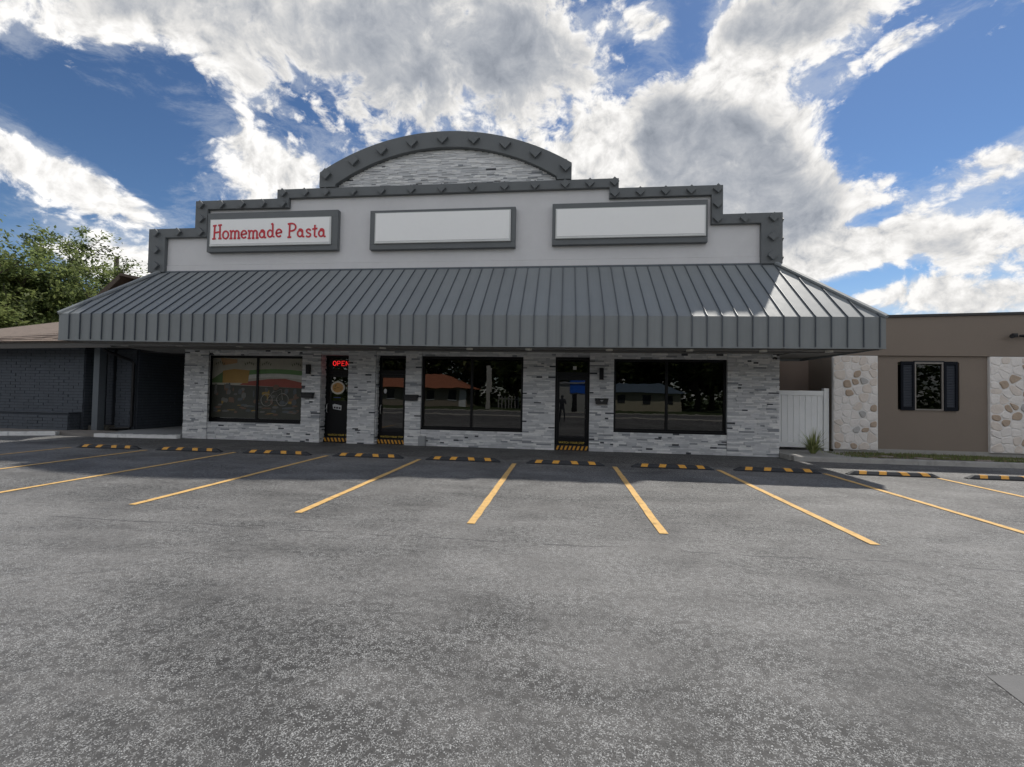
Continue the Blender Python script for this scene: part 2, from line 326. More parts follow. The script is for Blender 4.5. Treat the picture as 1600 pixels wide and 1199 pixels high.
# ================================================================ GROUND
struct('ground', MB().quad((-600, -600, -.03), (600, -600, -.03), (600, 600, -.03), (-600, 600, -.03)), GRASSM, 'grass covered ground around the lots')
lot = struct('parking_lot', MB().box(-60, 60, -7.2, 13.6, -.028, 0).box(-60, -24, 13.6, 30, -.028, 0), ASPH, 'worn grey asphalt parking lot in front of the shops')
part('sealed_walkway', MB().quad((-15.0, 11.15, .004), (6.1, 11.15, .004), (6.1, 13.44, .004), (-12.2, 13.44, .004), (-12.3, 13.0, .004), (-15.0, 12.9, .004)), SEAL, lot, 'darker sealed asphalt walkway along the shop fronts')
for i, (x, ya, yb) in enumerate([(-12.95, 5.6, 10.6), (-10.72, 5.6, 10.6), (-8.35, 5.6, 10.75), (-5.85, 5.6, 10.75), (-3.44, 5.62, 10.66), (-1.11, 5.53, 10.54), (1.2, 5.52, 10.6), (3.5, 5.52, 10.66), (5.74, 5.5, 10.68), (7.96, 5.5, 10.6), (10.3, 5.5, 10.6)]):
    n = 24; mb = MB(); r = random.Random(i)
    L = [(x-.052+r.uniform(-.005, .005), ya+(yb-ya)*k/n) for k in range(n+1)]; R = [(x+.052+r.uniform(-.005, .005), ya+(yb-ya)*k/n) for k in range(n+1)]
    for k in range(n): mb.quad((*L[k], .008), (*R[k], .008), (*R[k+1], .008), (*L[k+1], .008))
    part('parking_line', mb, YEL, lot)
part('asphalt_patch', MB().quad((2.50, 3.0, .004), (3.3, 3.12, .004), (3.3, 2.2, .004), (2.62, 2.35, .004), (2.47, 2.75, .004)), mat('pale_patch', (.105, .105, .105), .7, .2, 5, .004, 50), lot, 'smooth pale patch in the asphalt')
# raised bed and curb at the right
cb = thing('curb', 'long pale concrete curb edging the planted strip before the brown building', 'curb', (6.1, 12.8, 0))
x = 6.1
while x < 27:
    part('curb_stone', MB().prism([(12.74, 0), (12.76, .11), (12.79, .13), (12.90, .13), (12.90, 0)], x, x+2.99, 'x'), CONC, cb); x += 3.0
struct('planting_bed', MB().box(7.9, 30, 12.903, 14.16, 0, .12), SOIL, 'strip of soil between curb and brown wall')
struct('pavement', MB().box(6.05, 7.9, 12.903, 15.5, 0, .135), CONC, 'concrete slab in front of the white gate')
blades = MB(); r = random.Random(3)
for k in range(9000):
    x = r.uniform(7.5, 16); y = r.uniform(12.93, 14.1)
    if sin(x*2.1+y*3.1+sin(x*.9)*2) < -.35 and r.random() < .9: continue
    h = r.uniform(.02, .085); a = r.uniform(0, pi); dx = cos(a)*.012; dy = sin(a)*.012; lx = r.uniform(-.03, .03); ly = r.uniform(-.03, .03)
    blades.quad((x-dx, y-dy, .118), (x+dx, y+dy, .118), (x+lx, y+ly, .12+h), mi=r.choice((0, 0, 1)))
tag(part('grass', blades, [mat('short_grass', (.14, .18, .06), .9, .3, 3), mat('dry_grass', (.20, .17, .09), .9, .3, 3)], None), 'patchy short grass growing in the strip behind the curb', 'grass', kind='stuff')
for i, (x, y, sc) in enumerate([(8.2, 13.0, .5), (8.75, 13.35, .7), (9.5, 13.15, .9), (10.25, 13.45, .8), (10.9, 13.1, 1.0), (11.9, 13.4, .8), (12.3, 13.1, .8)]):
    r = random.Random(i+40); pts = [(x+cos(t*pi/4+.2)*(.26+r.uniform(-.05, .05))*sc+sin(t*pi/4)*.08, y+sin(t*pi/4)*(.13+r.uniform(-.02, .03))*sc) for t in range(8)]
    o = part('stepping_stone', MB().prism(pts, .11, .145, 'z'), mat('pinkish_flat_stone', (.26, .22, .195), .9, .3, 5, .01, 30, grime=.4), None, bevel=.008)
    tag(o, 'flat pale stone in the %s' % ['strip, first one right of the spiky plant', 'strip, before the flagstone pier', 'strip, at the right foot of the flagstone pier', 'strip, below the left shutter', 'strip, right below the shuttered window', 'strip, at the left foot of the far right pier', 'strip, farthest right by the photo edge'][i], 'stone', 'flat stones in the planted strip')
# left pavement
tag(struct('entry_slab', MB().prism([(-15.05, 13.18), (-12.34, 13.42), (-12.34, 20), (-15.5, 20), (-15.5, 14.2), (-15.05, 14.0)], 0, .10, 'z'), mat('grey_walk_concrete', (.25, .26, .27), .85, .12, 2, .003, 50)), 'grey concrete floor of the covered passage')
def strip_curb(a, b, w_, z, name, label, r0, mb=None):
    a = Vector(a); b = Vector(b); n = 14; mb = MB(); r = random.Random(r0); t = (b-a).normalized(); q = Vector((-t.y, t.x))
    for k in range(n):
        p0 = a+(b-a)*k/n; p1 = a+(b-a)*(k+1)/n; j0 = r.uniform(-.015, .015); ww = w_+r.uniform(-.02, .02)
        mb.prism([(p0.x, p0.y+j0), (p1.x, p1.y+j0), (p1.x+q.x*ww, p1.y+q.y*ww), (p0.x+q.x*ww, p0.y+q.y*ww)], 0, z+r.uniform(-.008, .008), 'z')
    return tag(part(name, mb, WCURB, None), label, 'curb')
strip_curb((-15.08, 13.03), (-12.36, 13.27), .15, .11, 'painted_curb', 'low chipped white curb across the foot of the dark passage', 1)
strip_curb((-22, 11.0), (-16.62, 13.10), .22, .12, 'painted_curb', 'chipped white curb slanting out of the left photo edge before the dark brick wall', 2)
struct('side_pavement', MB().prism([(-21.9, 11.26), (-16.65, 13.33), (-15.1, 13.1), (-15.1, 14.19), (-24, 14.25), (-24, 11.2)], 0, .095, 'z'), mat('stained_concrete', (.20, .185, .17), .9, .25, 1.5, .005, 40, grime=.4), 'stained concrete before the dark brick planter')

# ================================================================ SHOP BUILDING
B = thing('shop_building', 'long grey shop building with stepped arched parapet, ledger stone piers and three doors', 'shop building', (-3.15, 13.46, 0))
wb = MB(); Y0, Y1 = 13.50, 13.84
for a, b in [(-12.33, -11.66), (-8.24, -7.64), (-6.66, -5.81), (-4.86, -4.34), (-1.2, -.24), (.77, 1.47), (4.64, 6.03)]: wb.box(a, b, Y0, Y1, 0, 2.95)
for a, b, z0, z1 in [(-11.66, -8.24, .56, 2.73), (-4.34, -1.2, .50, 2.76), (1.47, 4.64, .58, 2.73)]:
    wb.box(a, b, Y0, Y1, 0, z0); wb.box(a, b, Y0, Y1, z1, 2.95)
for a, b in [(-7.64, -6.66), (-5.81, -4.86), (-.24, .77)]: wb.box(a, b, Y0, Y1, 2.77, 2.95)
for a, b in [(-12.33, -12.1), (5.8, 6.03)]: wb.box(a, b, 13.842, 22, 0, 2.95)
wb.box(-12.1, 5.8, 21.8, 22, 0, 2.95)
part('wall', wb, MORTP if False else mat('grey_backing_wall', (.30, .31, .32), .9), B)
inn = MB()
inn.box(-12.095, 5.795, 18.0, 18.2, .01, 2.94).box(-7.9, -7.8, 13.85, 18, .01, 2.94).box(-4.6, -4.5, 13.85, 18, .01, 2.94).box(-.7, -.6, 13.85, 18, .01, 2.94)
part('interior_wall', inn, DARKIN, B)
part('interior_floor', MB().box(-12.09, 5.79, 13.845, 17.99, -.02, .008), mat('interior_tile', (.16, .15, .14), .5), B)
part('flat_roof', MB().box(-12.33, 6.03, 13.80, 22, 2.955, 5.2), ROOFM, B)

# ledger stones --------------------------------------------------
ALL = []                                     # (area, kind, args)
def ledger(x0, x1, z0, z1, y, seed, clip=None, hmin=.034, hmax=.054, dark=1.0, axis='y'):
    r = random.Random(seed); z = z0
    while z < z1-.004:
        h = min(r.uniform(hmin, hmax), z1-z)
        if z1-z-h < .02: h = z1-z
        lo, hi = (x0, x1) if clip is None else clip(z+h*.5)
        if lo is not None and hi-lo > .05:
            x = lo - (r.uniform(0, .12) if False else 0)
            while x < hi-.001:
                L = r.choice((r.uniform(.09, .2), r.uniform(.18, .34), r.uniform(.28, .46)))
                if hi-x-L < .06: L = hi-x
                t = r.choices(range(5), SW)[0]
                if dark == 0 and t >= 2 and r.random() < .85: t = r.choice((0, 1))
                if t == 4: L = min(L, r.uniform(.1, .22)) if hi-x-L > .06 else L
                d = r.uniform(.018, .045)
                ALL.append((L*h*(1 if axis == 'y' else .2), t, x+.0015, x+L-.0015, z+.002, z+h-.002, y, d, axis))
                x += L
        z += h
ledger(-12.33, -11.48, .005, 2.90, 13.47, 11)
ledger(-8.24, -7.61, .005, 2.90, 13.47, 12); ledger(-6.70, -5.81, .005, 2.90, 13.47, 13)
ledger(-4.84, -4.34, .005, 2.90, 13.47, 14); ledger(-1.2, -.24, .005, 2.90, 13.47, 15)
ledger(.77, 1.47, .005, 2.90, 13.47, 16); ledger(4.64, 6.035, .005, 2.90, 13.47, 17)
ledger(-11.48, -8.24, .005, .56, 13.50, 18); ledger(-4.34, -1.2, .005, .50, 13.50, 19); ledger(1.47, 4.64, .005, .58, 13.50, 20)
ledger(-11.48, -8.24, 2.73, 2.90, 13.50, 21); ledger(-4.34, -1.2, 2.76, 2.90, 13.50, 22); ledger(1.47, 4.64, 2.73, 2.90, 13.50, 23)
for a, b in [(-7.61, -6.70), (-5.81, -4.84), (-.24, .77)]: ledger(a, b, 2.775, 2.90, 13.50, 24+int(a))
ledger(-11.66, -11.48, .56, 2.73, 13.505, 31)
ledger(13.50, 13.83, .005, 2.775, -7.64, 32, axis='x'); ledger(13.50, 13.83, .005, 2.775, -5.81, 33, axis='x'); ledger(13.50, 13.83, .005, 2.90, -11.68, 34, axis='x')
def arc_in(z):
    R_ = 6.29; zc = 9.13-R_; 
    if z >= 9.12: return (None, None)
    hw = math.sqrt(max(R_*R_-(z-zc)**2, 0)); return (max(-7.16, -3.74-hw), min(-.32, -3.74+hw))
ledger(0, 0, 8.03, 8.55, 13.40, 41, clip=arc_in); ledger(0, 0, 8.55, 9.12, 13.40, 42, clip=arc_in, dark=0)
order = sorted(range(len(ALL)), key=lambda i: -ALL[i][0]); pick = set(order[:290])
clad = part('stone_cladding', MB().box(-12.32, -12.30, 13.49, 13.4999, .01, .03), STONES, B)   # carrier for the single stones
smb = MB()
def stone_box(a):
    _, t, x0, x1, z0, z1, y, d, ax = a
    return (x0, x1, y-d, y+.02, z0, z1) if ax == 'y' else (y-.01, y+d, x0, x1, z0, z1)
for i, a in enumerate(ALL):
    x0, x1, y0, y1, z0, z1 = stone_box(a)
    if i in pick: cube('stone', STONES[a[1]], B, (x0+x1)/2, (y0+y1)/2, (z0+z1)/2, x1-x0, y1-y0, z1-z0)
    else: smb.box(x0, x1, y0, y1, z0, z1, a[1])
bpy.data.objects.remove(clad)
part('ledger_stones', smb, STONES, B, 'thin grey, white and charcoal ledger stones laid dry', stuff=True)
part('ledger_backing', MB().prism([(-7.15, 8.0)]+[(arc_in(z)[0], z) for z in (8.2, 8.5, 8.8, 9.0, 9.1)]+[(arc_in(z)[1], z) for z in (9.1, 9.0, 8.8, 8.5, 8.2)]+[(-.33, 8.0)], 13.41, 13.7), STONES[2], B)

# windows --------------------------------------------------------
def window(x0, x1, z0, z1, y, xm, label, fr=.06, gl=GLASS, bot=.10):
    o = part('window', MB().box(x0, x0+fr, y, y+.10, z0, z1).box(x1-fr, x1, y, y+.10, z0, z1).box(x0+fr, x1-fr, y, y+.10, z1-fr, z1).box(x0+fr, x1-fr, y, y+.10, z0, z0+bot), BLACK, B, label)
    part('mullion', MB().box(xm-.035, xm+.035, y+.005, y+.095, z0+bot, z1-fr), BLACK, o)
    part('pane', MB().box(x0+fr, xm-.035, y+.05, y+.056, z0+bot, z1-fr), gl, o); part('pane', MB().box(xm+.035, x1-fr, y+.05, y+.056, z0+bot, z1-fr), gl, o)
    part('sill', MB().box(x0-.02, x1+.02, y-.05, y-.002, z0-.01, z0+.045), BLACK, o)
    return o
w1 = window(-11.66, -8.24, .575, 2.73, 13.70, -9.95, 'window with printed pasta restaurant scene', gl=GLASSP)
w2 = window(-4.335, -1.205, .51, 2.755, 13.54, -2.78, 'dark two pane window reflecting the street')
w3 = window(1.475, 4.635, .59, 2.725, 13.54, 2.99, 'dark two pane window right of the glass door')
# printed film behind the glass of the left window: Italian colours over a town view
def film(poly, m, k): part('printed_film', MB().prism([(a, b) for a, b in poly], 13.722+k*.0035, 13.7245+k*.0035), m, w1)
def fm(n, c): return mat('print_'+n, tuple(min(.6, v*1.3) for v in c), .6, .18, 5)
XA, XB = -11.58, -8.32
def band(z0, z1, bow, x0=XA, x1=XB, n=12, slope=0):
    up = [(x0+(x1-x0)*k/n, z1+bow*sin(pi*k/n)+slope*k/n) for k in range(n+1)]; dn = [(x0+(x1-x0)*k/n, z0+bow*sin(pi*k/n)+slope*k/n) for k in range(n+1)]
    return up+dn[::-1]
film([(XA, .70), (XB, .70), (XB, 2.66), (XA, 2.66)], fm('beige', (.27, .255, .21)), 5)
film(band(2.10, 2.25, .06, -10.4, XB), fm('green', (.085, .17, .06)), 4)
film(band(1.97, 2.10, .07, -10.4, XB), fm('white', (.36, .36, .33)), 4)
film([(-10.6, 1.78), (XB, 1.70), (XB, 1.86), (-9.0, 2.0), (-9.6, 1.98), (-10.4, 1.88)], fm('red', (.20, .045, .03)), 3.2)
film([(-11.25, 1.84), (-10.3, 1.84), (-10.25, 2.26), (-10.8, 2.3), (-11.2, 2.24)], fm('ochre', (.26, .15, .035)), 3)
film([(XA, 1.95), (-11.2, 2.2), (-11.2, 1.84), (XA, 1.84)], fm('leafgreen', (.06, .10, .035)), 2.6)
film([(-11.2, 2.42), (-10.7, 2.5), (-10.7, 2.62), (-11.3, 2.66)], fm('peach', (.28, .17, .085)), 3)
film([(XA, .70), (XB, .70), (XB, 1.70), (-10.4, 1.76), (XA, 1.78)], fm('shadow', (.035, .036, .028)), 3.6)
r = random.Random(5)
for k in range(90):                              # shop fronts, plants, bicycle basket and paving of the printed street
    x = r.uniform(XA+.05, XB-.25); z = r.uniform(.78, 1.66); ww = r.uniform(.05, .2); hh = r.uniform(.04, .22)
    c = r.choice([(.20, .13, .03), (.05, .08, .03), (.10, .06, .04), (.10, .10, .09), (.24, .20, .10), (.03, .035, .03), (.06, .07, .075), (.16, .10, .06)])
    if z < 1.15: c = tuple(v*.6+.02 for v in c); ww *= 1.7; hh *= .35
    film([(x, z), (x+ww*.6, z-hh*.1), (x+ww, z+hh*.3), (x+ww*.9, z+hh*.9), (x+ww*.3, z+hh), (x-ww*.05, z+hh*.6)], fm('m%d' % (k % 8), c), 2.4-k*.03)
for cx, cz, rr in [(-9.05, 1.32, .2), (-9.6, 1.3, .2)]:         # bicycle wheels
    mb = MB(); mb.tube([(cx+cos(t*pi/10)*rr, 13.716, cz+sin(t*pi/10)*rr) for t in range(21)], .009, 5); part('printed_film', mb, fm('ring', (.25, .24, .22)), w1)
part('printed_film', MB().tube([(-9.6, 13.716, 1.3), (-9.35, 13.716, 1.62), (-9.15, 13.716, 1.3), (-9.6, 13.716, 1.3)], .009, 5).tube([(-9.4, 13.716, 1.55), (-9.1, 13.716, 1.66), (-9.05, 13.716, 1.32)], .009, 5), fm('ring', (.25, .24, .22)), w1)
for lx, lz, fl in [(-11.3, 2.5, 1), (-10.25, 2.5, -1), (-9.65, 2.5, 1), (-8.6, 2.48, -1)]:           # olive sprigs
    mb = MB()
    for k in range(5):
        a = k*.5-.2; px, pz = lx+fl*(k-2)*.07, lz+.02-abs(k-2)*.03
        mb.prism([(px, pz-.045), (px+.018*fl, pz), (px+.03*fl, pz+.05), (px-.012*fl, pz+.01)], 13.714, 13.717)
    part('printed_film', mb, fm('sprig', (.07, .085, .05)), w1)
# doors ----------------------------------------------------------
def text_mesh(s, size, x, y, z, m, parent, name, ext=.001, align='CENTER'):
    cu = bpy.data.curves.new(name, 'FONT'); cu.body = s; cu.size = size; cu.extrude = ext; cu.align_x = align; cu.resolution_u = 3
    t = bpy.data.objects.new(name, cu); COL.objects.link(t); dg = bpy.context.evaluated_depsgraph_get()
    me = bpy.data.meshes.new_from_object(t.evaluated_get(dg)); bpy.data.objects.remove(t); me.materials.clear(); me.materials.append(m)
    return link(name, me, parent, Matrix.Translation((x, y, z)) @ Matrix.Rotation(pi/2, 4, 'X'))
STICKER = mat('yellow_door_lettering', (.70, .50, .08), .6)
def door(x0, x1, y, gz, label, hside, gl=GLASS):
    o = part('door', MB().box(x0, x0+.05, y, y+.12, 0, 2.765).box(x1-.05, x1, y, y+.12, 0, 2.765).box(x0+.05, x1-.05, y, y+.12, 2.70, 2.765).box(x0+.05, x1-.05, y, y+.12, 2.20, 2.32), BLACK, B, label)
    part('transom_pane', MB().box(x0+.05, x1-.05, y+.05, y+.056, 2.32, 2.70), GLASS, o)
    L, R_ = x0+.055, x1-.055
    part('door_leaf', MB().box(L, L+.07, y+.02, y+.07, .16, 2.195).box(R_-.07, R_, y+.02, y+.07, .16, 2.195).box(L+.07, R_-.07, y+.02, y+.07, 2.08, 2.195).box(L+.07, R_-.07, y+.02, y+.07, .16, gz), BLACK, o)
    part('pane', MB().box(L+.07, R_-.07, y+.04, y+.046, gz, 2.08), gl, o)
    hx = L+.05 if hside < 0 else R_-.05
    part('handle', MB().tube([(hx, y+.018, 1.22), (hx, y-.04, 1.20), (hx, y-.05, 1.08), (hx, y-.04, .96), (hx, y+.018, .94)], .013, 8), STEEL if hside < 0 else BLACKP, o)
    part('threshold', MB().box(x0+.01, x1-.01, y-.045, y+.02, .004, .155), BLACKP, o)
    n = 8; ww = (x1-x0-.04)/n; mb = MB()
    for k in range(n):
        xx = x0+.02+k*ww; sl = .05*(1 if hside > 0 else -1)
        mb.prism([(xx+.02-min(sl, 0)*.4, .02), (xx+.02+ww*.5-min(sl, 0)*.4, .02), (xx+.02+ww*.5+max(sl, 0)*.9-.0, .14), (xx+.02+max(sl, 0)*.9, .14)] if sl > 0 else
                 [(xx+.05, .02), (xx+.05+ww*.5, .02), (xx+ww*.5, .14), (xx, .14)], y-.05, y-.046)
    part('hazard_stripes', mb, YSTOP, o, 'black and yellow hazard stripes')
    text_mesh('WATCH YOUR STEP', .082, (x0+x1)/2, y+.012, .20, STICKER, o, 'lettering')
    return o
d1_ = door(-7.635, -6.62, 13.76, 1.32, 'black door with pasta plate sticker', -1)
d2_ = door(-5.80, -4.86, 13.66, .40, 'black door with full glass pane', -1)
d3_ = door(-.235, .765, 13.53, .38, 'black glass door with loop handle on the right', 1)
# stickers on the first door
def ellipse(cx, cz, a, b, n=28, j=0, rr=None): return [(cx+a*cos(2*pi*k/n)*(1+(rr.uniform(-j, j) if rr else 0)), cz+b*sin(2*pi*k/n)*(1+(rr.uniform(-j, j) if rr else 0))) for k in range(n)]
PL = mat('plate_print', (.62, .58, .50), .5); PA = mat('pasta_print', (.50, .27, .08), .6, .5, 30); PD = mat('herb_print', (.09, .07, .03), .6)
st = part('plate_sticker', MB().prism(ellipse(-7.2, 1.74, .235, .21), 13.768, 13.775), PL, d1_, 'round sticker of a plate of pasta')
part('pasta_sticker', MB().prism(ellipse(-7.2, 1.745, .185, .155, 28, .04, random.Random(2)), 13.7635, 13.767), PA, d1_)
hb = MB(); r = random.Random(8)
for k in range(9): hb.prism(ellipse(-7.2+r.uniform(-.11, .11), 1.75+r.uniform(-.09, .09), .022, .012, 7), 13.7605, 13.763)
part('herb_sticker', hb, PD, d1_)
part('hours_sticker', MB().prism([(-7.36, 1.19), (-7.30, 1.22), (-7.06, 1.17), (-7.07, 1.02), (-7.34, 1.06)], 13.768, 13.774), mat('white_print', (.55, .56, .56), .5), d1_, 'white notice sticker')
for k in range(3): part('notice_print', MB().box(-7.32+k*.085, -7.26+k*.085, 13.764, 13.767, 1.075-k*.008, 1.135-k*.008), BLACKP, d1_)
part('blue_sticker', MB().box(-7.33, -7.1, 13.770, 13.775, 1.415, 1.44), mat('blue_print', (.03, .06, .22), .5), d1_)
part('red_sticker', MB().box(-6.83, -6.77, 13.770, 13.775, .50, .80), mat('red_white_print', (.55, .16, .15), .5), d1_)
part('number_sticker', MB().box(.28, .38, 13.570, 13.576, 2.40, 2.50), mat('number_plate_print', (.6, .6, .58), .5), d3_)
part('lock_sticker', MB().prism(ellipse(-5.58, 1.66, .05, .075, 10), 13.690, 13.695), mat('grey_print', (.5, .5, .5), .5), d2_)
part('door_film', MB().box(-5.67, -4.99, 13.707, 13.710, 1.74, 2.05), mat('brown_print', (.16, .07, .045), .6, .2, 6), d2_, 'reddish brown film across upper glass')
# OPEN neon -------------------------------------------------------
NEON = mat('red_neon_tube', (.8, .03, .03), .4, emit=(1, .03, .03, .5))
on = thing('neon_sign', 'lit red OPEN sign above the door with the pasta plate', 'neon sign', (-7.13, 13.75, 2.45))
def arcp(cx, cz, a, b, t0, t1, n=14): return [(cx+a*cos(radians(t0+(t1-t0)*k/n)), cz+b*sin(radians(t0+(t1-t0)*k/n))) for k in range(n+1)]
GL = {'O': [arcp(.5, .5, .42, .5, 0, 360)], 'P': [[(.1, 0), (.1, 1), (.6, 1), (.85, .8), (.8, .55), (.5, .45), (.1, .45)]], 'E': [[(.85, 1), (.12, 1), (.12, 0), (.85, 0)], [(.12, .52), (.7, .52)]], 'N': [[(.1, 0), (.1, 1), (.85, 0), (.85, 1)]]}
for i, ch in enumerate('OPEN'):
    mb = MB()
    for s_ in GL[ch]: mb.tube([(-7.38+i*.145+p[0]*.12, 13.745, 2.45+p[1]*.145) for p in s_], .009, 6)
    part('neon_letter', mb, NEON, on)
part('backing', MB().box(-7.46, -6.74, 13.757, 13.7595, 2.39, 2.64), BLACKP, on)
# ---------------------------------------------------------------- canopy
def zt(x): return 3.618 + (x+2.2)*(-.0055 if x < -2.2 else -.0065)
def zb(x): return 2.815 + ((x+2.2)*-.0095 if x < -2.2 else (x+2.2)*.0010)
XL, XR, YF, YT, ZT = -14.24, 7.33, 11.20, 13.30, 5.42
TL, TR, YB = -13.22, 5.86, 14.9
can = part('canopy', MB().box(TL, TR, YT-.005, YT+.06, ZT-.06, ZT+.035), METALD, B, 'grey standing seam metal canopy')
SP = .3456; x0s = -3.866 - SP*40
seams = [x0s+SP*k for k in range(120) if XL+.06 < x0s+SP*k < XR-.06]
edges = [XL]+seams+[XR]
def tl(x):                                      # highest slope parameter reached at this x before the hip cuts it
    if x < TL: return (x-XL)/(TL-XL)
    if x > TR: return (XR-x)/(XR-TR)
    return 1.0
def sp(x, t, lift=0):
    y = YF+(YT-YF)*t; z = zt(x)+(ZT-.02-zt(x))*t; return (x, y-lift*.65, z+lift*.75)
for a, b in zip(edges[:-1], edges[1:]):
    mb = MB(); ts = [sp(a, 0)]
    top = [sp(b, tl(b)), sp(a, tl(a))]
    if a < TL < b: top = [sp(b, 1), sp(TL, 1), sp(a, tl(a))]
    if a < TR < b: top = [sp(b, tl(b)), sp(TR, 1), sp(a, 1)]
    lp = [sp(a, 0), sp(b, 0)]+top
    lp = [p for i, p in enumerate(lp) if i == 0 or (Vector(p)-Vector(lp[i-1])).length > 1e-4]
    if (Vector(lp[0])-Vector(lp[-1])).length < 1e-4: lp.pop()
    if len(lp) >= 3:
        mb.quad(*lp); mb.quad(*[(p[0], p[1]+.006, p[2]-.012) for p in lp][::-1])
    mb.box(a+.001, b-.001, YF, YF+.02, max(zb(a), zb(b)), min(zt(a), zt(b)))
    mb.box(a+.001, b-.001, YF-.012, YF+.02, min(zb(a), zb(b))-.004, max(zb(a), zb(b))+.028)      # hemmed lower edge
    part('roof_panel', mb, METAL, can)
def slab(p, q, wd, ht):                         # thin standing rib from p to q, ht proud along the slope normal
    p, q = Vector(p), Vector(q); n_ = Vector((0, -(ZT-3.6), (YT-YF))).normalized(); sx2 = Vector((wd/2, 0, 0))
    vs = [p-sx2, p+sx2, p+sx2+n_*ht, p-sx2+n_*ht, q-sx2, q+sx2, q+sx2+n_*ht, q-sx2+n_*ht]
    return [tuple(v) for v in vs]
for x in seams:
    mb = MB(); t = tl(x)
    if t > .02:
        i = len(mb.v); mb.v += slab(sp(x, 0), sp(x, t), .013, .034)
        mb.f += [(i, i+1, i+2, i+3), (i+4, i+7, i+6, i+5), (i, i+4, i+5, i+1), (i+1, i+5, i+6, i+2), (i+2, i+6, i+7, i+3), (i+3, i+7, i+4, i)]; mb.m += [0]*6
    mb.box(x-.008, x+.008, YF-.036, YF-.001, zb(x)+.03, zt(x)+.012)
    part('seam', mb, METALD, can)
def hip(p, q, name='hip_cap'):
    p, q = Vector(p), Vector(q); d = (q-p).normalized(); s_ = d.cross(Vector((0, 0, 1))).normalized(); u = s_.cross(d)
    if u.z < 0: u = -u
    mb = MB(); c = [p-s_*.07, p+s_*.07, p+s_*.07+u*.05, p+u*.085, p-s_*.07+u*.05]; e = [v+(q-p) for v in c]; mb.v += [tuple(v) for v in c+e]
    mb.f += [(0, 1, 2, 3, 4), (9, 8, 7, 6, 5)]+[(k, (k+1) % 5, 5+(k+1) % 5, 5+k) for k in range(5)]; mb.m += [0]*7
    part(name, mb, METAL, can)
hip((XL, YF, zt(XL)-.02), (TL, YT, ZT-.01)); hip((XR, YF, zt(XR)-.02), (TR, YT, ZT-.01))
for s_, xe, xt in ((0, XL, TL), (1, XR, TR)):
    z0_ = zt(xe)
    mb = MB().quad((xe, YF, z0_), (xe, YB, z0_), (xt, YB, ZT), (xt, YT, ZT))
    mb.box(min(xe, xe+(.02 if s_ == 0 else -.02)), max(xe, xe+(.02 if s_ == 0 else -.02)), YF+.022, YB, zb(xe), z0_-.002)
    mb.prism([(xe, zb(xe)), (xe, z0_), (xt, ZT), (xt, zb(xe))], YB, YB+.02)
    part('side_panel', mb, METAL, can)
    for k in range(1, 11):
        y = YF+k*SP
        if y > YB: break
        xh = xe+(xt-xe)*min((y-YF)/(YT-YF), 1); zh = z0_+(ZT-z0_)*min((y-YF)/(YT-YF), 1)
        mb = MB(); mb.v += [(xe, y-.008, z0_), (xe, y+.008, z0_), (xh, y+.008, zh), (xh, y-.008, zh), (xe, y-.008, z0_+.04), (xe, y+.008, z0_+.04), (xh, y+.008, zh+.04), (xh, y-.008, zh+.04)]
        mb.f += [(0, 1, 2, 3), (4, 5, 6, 7), (0, 1, 5, 4), (1, 2, 6, 5), (2, 3, 7, 6), (3, 0, 4, 7)]; mb.m += [0]*6; part('seam', mb, METALD, can)
sf = MB()
xs = [XL+.02, -12.33, -9, -5, -2.2, 6.04, XR-.02]
for a, b in zip(xs[:-1], xs[1:]):
    yb_ = YB if (b < -12.3 or a > 6) else 13.54
    za, zb__ = zb(a)+.02, zb(b)+.02; zi = 2.90
    if yb_ > 14:
        sf.quad((a, YF+.02, za), (b, YF+.02, zb__), (b, yb_, 2.90), (a, yb_, 2.90))
    else: sf.quad((a, YF+.02, za), (b, YF+.02, zb__), (b, yb_, zi), (a, yb_, zi))
part('soffit', sf, SOFF, can)
for y_ in (11.35, 12.4): part('soffit_joint', MB().box(XL+.05, XR-.05, y_, y_+.03, 2.80+(y_-11.2)*.03, 2.83+(y_-11.2)*.03), mat('soffit_batten', (.12, .12, .12), .7), can)
for x in (-13.0, -11.2, -9.3, -7.2, -5.0, -2.54, -.94, 1.18, 3.21, 5.0, 6.55):
    mb = MB(); mb.prism([(x+cos(2*pi*k/16)*.09, 12.0+sin(2*pi*k/16)*.09) for k in range(16)], 2.815+(.0 if x > -3 else -(x+3)*.006), 2.86, 'z')
    part('soffit_light', mb, LAMPM, can)
# ---------------------------------------------------------------- parapet
YP0, YP1 = 13.25, 13.78
outer = [(-13.63, 5.42), (-13.63, 6.85), (-11.98, 6.85), (-11.98, 7.73), (-9.15, 7.73), (-9.15, 8.02), (1.517, 8.0), (1.517, 7.71), (4.43, 7.70), (4.43, 6.86), (6.03, 6.87), (6.03, 5.42)]
inner = [(5.46, 5.42), (5.46, 6.58), (4.12, 6.58), (4.12, 7.42), (1.25, 7.42), (1.25, 7.735), (-8.75, 7.73), (-8.75, 7.43), (-11.55, 7.45), (-11.55, 6.55), (-13.03, 6.55), (-13.03, 5.42)]
trim = part('parapet_trim', MB().prism(outer+inner, YP0, YP1), TRIM, B, 'stepped dark grey parapet band with diamond studs', bevel=.012)
def arc(cx, zbase, half, sag, n=40):
    R_ = (half*half+sag*sag)/(2*sag); zc = zbase+sag-R_; th = math.asin(half/R_); return [(cx+R_*sin(-th+2*th*k/n), zc+R_*cos(-th+2*th*k/n)) for k in range(n+1)]
oa = arc(-3.79, 8.50, 3.935, 1.13); ia = arc(-3.74, 8.10, 3.45, 1.03)
at = part('arch_trim', MB().prism([(-7.725, 8.022)]+oa+[(.145, 8.008), (-.29, 8.010)]+ia[::-1]+[(-7.19, 8.021)], YP0-.03, YP1+.02), TRIM, B, 'dark grey arched gable band with diamond studs', bevel=.012)
